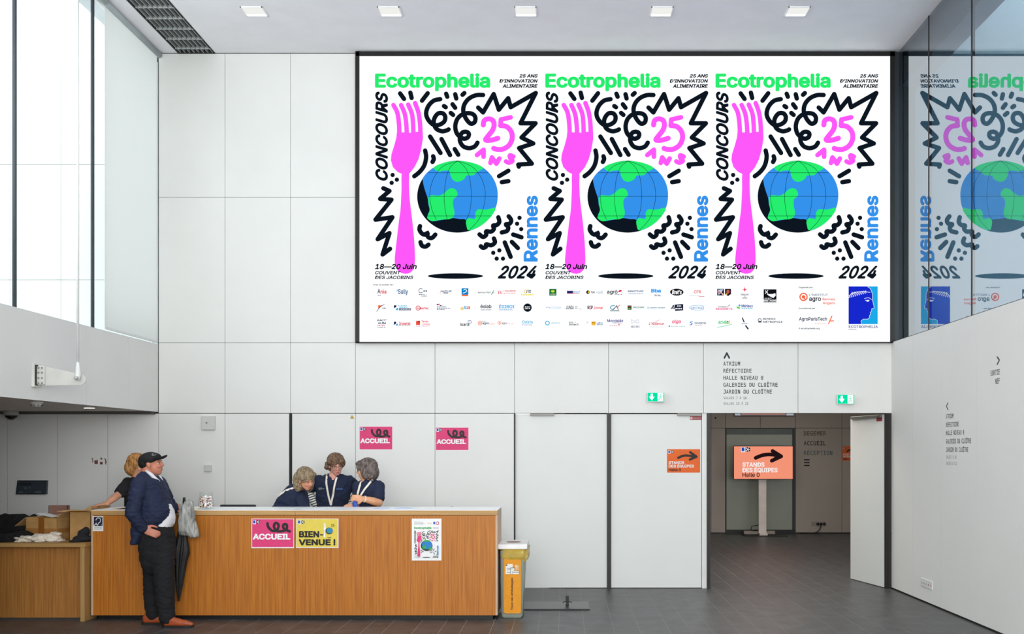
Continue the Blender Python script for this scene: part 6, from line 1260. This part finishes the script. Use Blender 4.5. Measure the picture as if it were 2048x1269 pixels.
st1 = striped('striped_knit', (228, 226, 220), (26, 28, 34), (-0.35, 0, 1), 34)
for s_, e_, w__ in ((sR, eR, wR), (sL, eL, wL)): blob('striped_sleeve', [('c', [(s_.lerp(e_, 0.7), 0.052), (e_, 0.052), (e_.lerp(w__, 0.5), 0.05), (e_.lerp(w__, 0.92), 0.042)])], 0.007, st1, w2, 2, 0.006, (18, 18, 30), 3, 1)
for a_ in ([P(655.5, 949, Y2), P(658, 968, Y2), P(662, 990, Y2), P(667, 1010, Y2)], [P(677, 955, Y2), P(674, 972, Y2), P(671, 990, Y2), P(667, 1010, Y2)]): ribbon('lanyard', snap(dens(a_, 4), t2, 0.005), 0.02, creamr, w2)
yf = [snap([P(u, 977, Y2)], t2, 0.004)[0].y for u in range(638, 694)]
c = Canvas(lambda u, v, k: (PX(u, Y2), yf[max(0, min(55, int(u)-638))]-0.001, PZ(v, Y2)), paint)
c.text('agro', 641, 975.4, 649, 979.9, (220, 224, 232), bold=0.03); c.rect(649.6, 976.6, 654, 977.4, (150, 156, 176)); c.rect(649.6, 978.2, 653, 978.8, (120, 126, 150)); c.rect(677.5, 977.2, 690, 978.8, (70, 110, 180)); c.build('chest_print', w2)
legs(Y2, PX(664, Y2), 0.98, navy, w2)

# ---------------------------------------------------------------- bob-haired woman
Y3 = 11.2
w3 = empty('person', (PX(737, Y3), Y3, 0), 'woman in profile with grey-brown bob, dark glasses and navy T-shirt', 'person')
hc = P(732.5, 940.5, Y3); B = head_basis(180, -4); sk3 = skin('skin_tan', (216, 158, 120))
sN, eN, wN = P(757, 974, Y3-0.07), P(757, 1006, Y3-0.15), P(727, 998.5, Y3-0.26); sF, eF, wF = P(716, 974, Y3+0.1), P(716, 1012, Y3+0.0), P(709, 1013.5, Y3-0.22)
pr = head_prims(hc, B, 0.98)+[('c', [(P(736, 950, Y3), 0.052), (P(736, 964, Y3), 0.055)]), ('e', P(731, 968, Y3-0.05), (0.06, 0.05, 0.045)), pxl([(962, 722, 752, 0.08), (968, 716, 757, 0.1), (985, 714, 756, 0.1), (1010, 716, 755, 0.1), (1050, 716, 756, 0.1)], Y3), arm_of(sN, eN, wN, (0.048, 0.046, 0.03)), arm_of(sF, eF, wF)]
pr += hand_prims(wN, (-1, -0.05, 0.1), (-0.1, -1, 0.25), -1, 0.4)+hand_prims(wF, (-0.9, -0.1, -0.05), (-0.1, -0.6, 0.8), 1, 0.6)+bodylegs(Y3, PX(737, Y3), 0.95)
blob('body', pr, 0.0066, sk3, w3, 2); face(w3, hc, B, 0.98, (60, 45, 38), (178, 96, 88), (90, 74, 62), 0.6); glasses(w3, hc, B, 0.98, black_m)
hair(w3, hc, B, 0.98, [(-0.02, 0, 0.045, (0.108, 0.096, 0.088)), (-0.06, 0, -0.03, (0.078, 0.1, 0.082)), (-0.06, 0, -0.07, (0.065, 0.092, 0.05)), (-0.005, 0.07, -0.02, (0.052, 0.032, 0.085)), (0.05, 0.03, 0.075, (0.05, 0.06, 0.032)), (0.075, 0.035, 0.045, (0.022, 0.04, 0.04)), (-0.005, -0.07, -0.02, (0.052, 0.032, 0.085))], hairmat('grey_brown_bob', (128, 114, 108), (64, 54, 50)), 0.008, 60, 9)
t3 = blob('tshirt', [pxl([(961, 724, 752, 0.07), (966, 716, 760, 0.11), (974, 710, 766, 0.13), (985, 709, 764, 0.135), (1000, 709, 761, 0.13), (1015, 710, 759, 0.13), (1040, 709, 760, 0.135), (1065, 706, 764, 0.14)], Y3), ('c', [(sN, 0.064), (sN.lerp(eN, 0.68), 0.062)]), ('c', [(sF, 0.058), (sF.lerp(eF, 0.5), 0.054)])], 0.0085, navy, w3, 3, 0.008, (14, 14, 12), 7, 1)
for a_ in ([P(726, 963, Y3), P(724, 972, Y3), P(721, 983, Y3), P(719, 992, Y3)], [P(748, 959, Y3), P(742, 968, Y3), P(733, 980, Y3), P(726, 991, Y3)]): ribbon('lanyard', snap(dens(a_, 4), t3, 0.005), 0.02, creamr, w3)
bm = bmesh.new(); d_ = (wN-eN).normalized(); d_, s_, u_ = frame_of(d_)
ct = wN.lerp(eN, 0.06); tube_bm(bm, [ct+(s_*math.cos(t)+u_*math.sin(t))*0.034 for t in [2*math.pi*k/20 for k in range(21)]], 0.004, 6, False); bm2('bracelet', bm, mat('white_beads', (232, 232, 230), 0.4), w3, True)
legs(Y3, PX(737, Y3), 0.95, navy, w3)
o = blob('blue_badge_holder', [('e', P(709.5, 1009, Y3-0.3), (0.026, 0.018, 0.04)), ('e', P(713, 1014, Y3-0.3), (0.02, 0.016, 0.035))], 0.005, mat('blue_plastic', (34, 70, 158), 0.4), None, 2); rebase(o); tag(o, 'small bright blue pouch in the hand of the bob-haired woman', 'pouch')
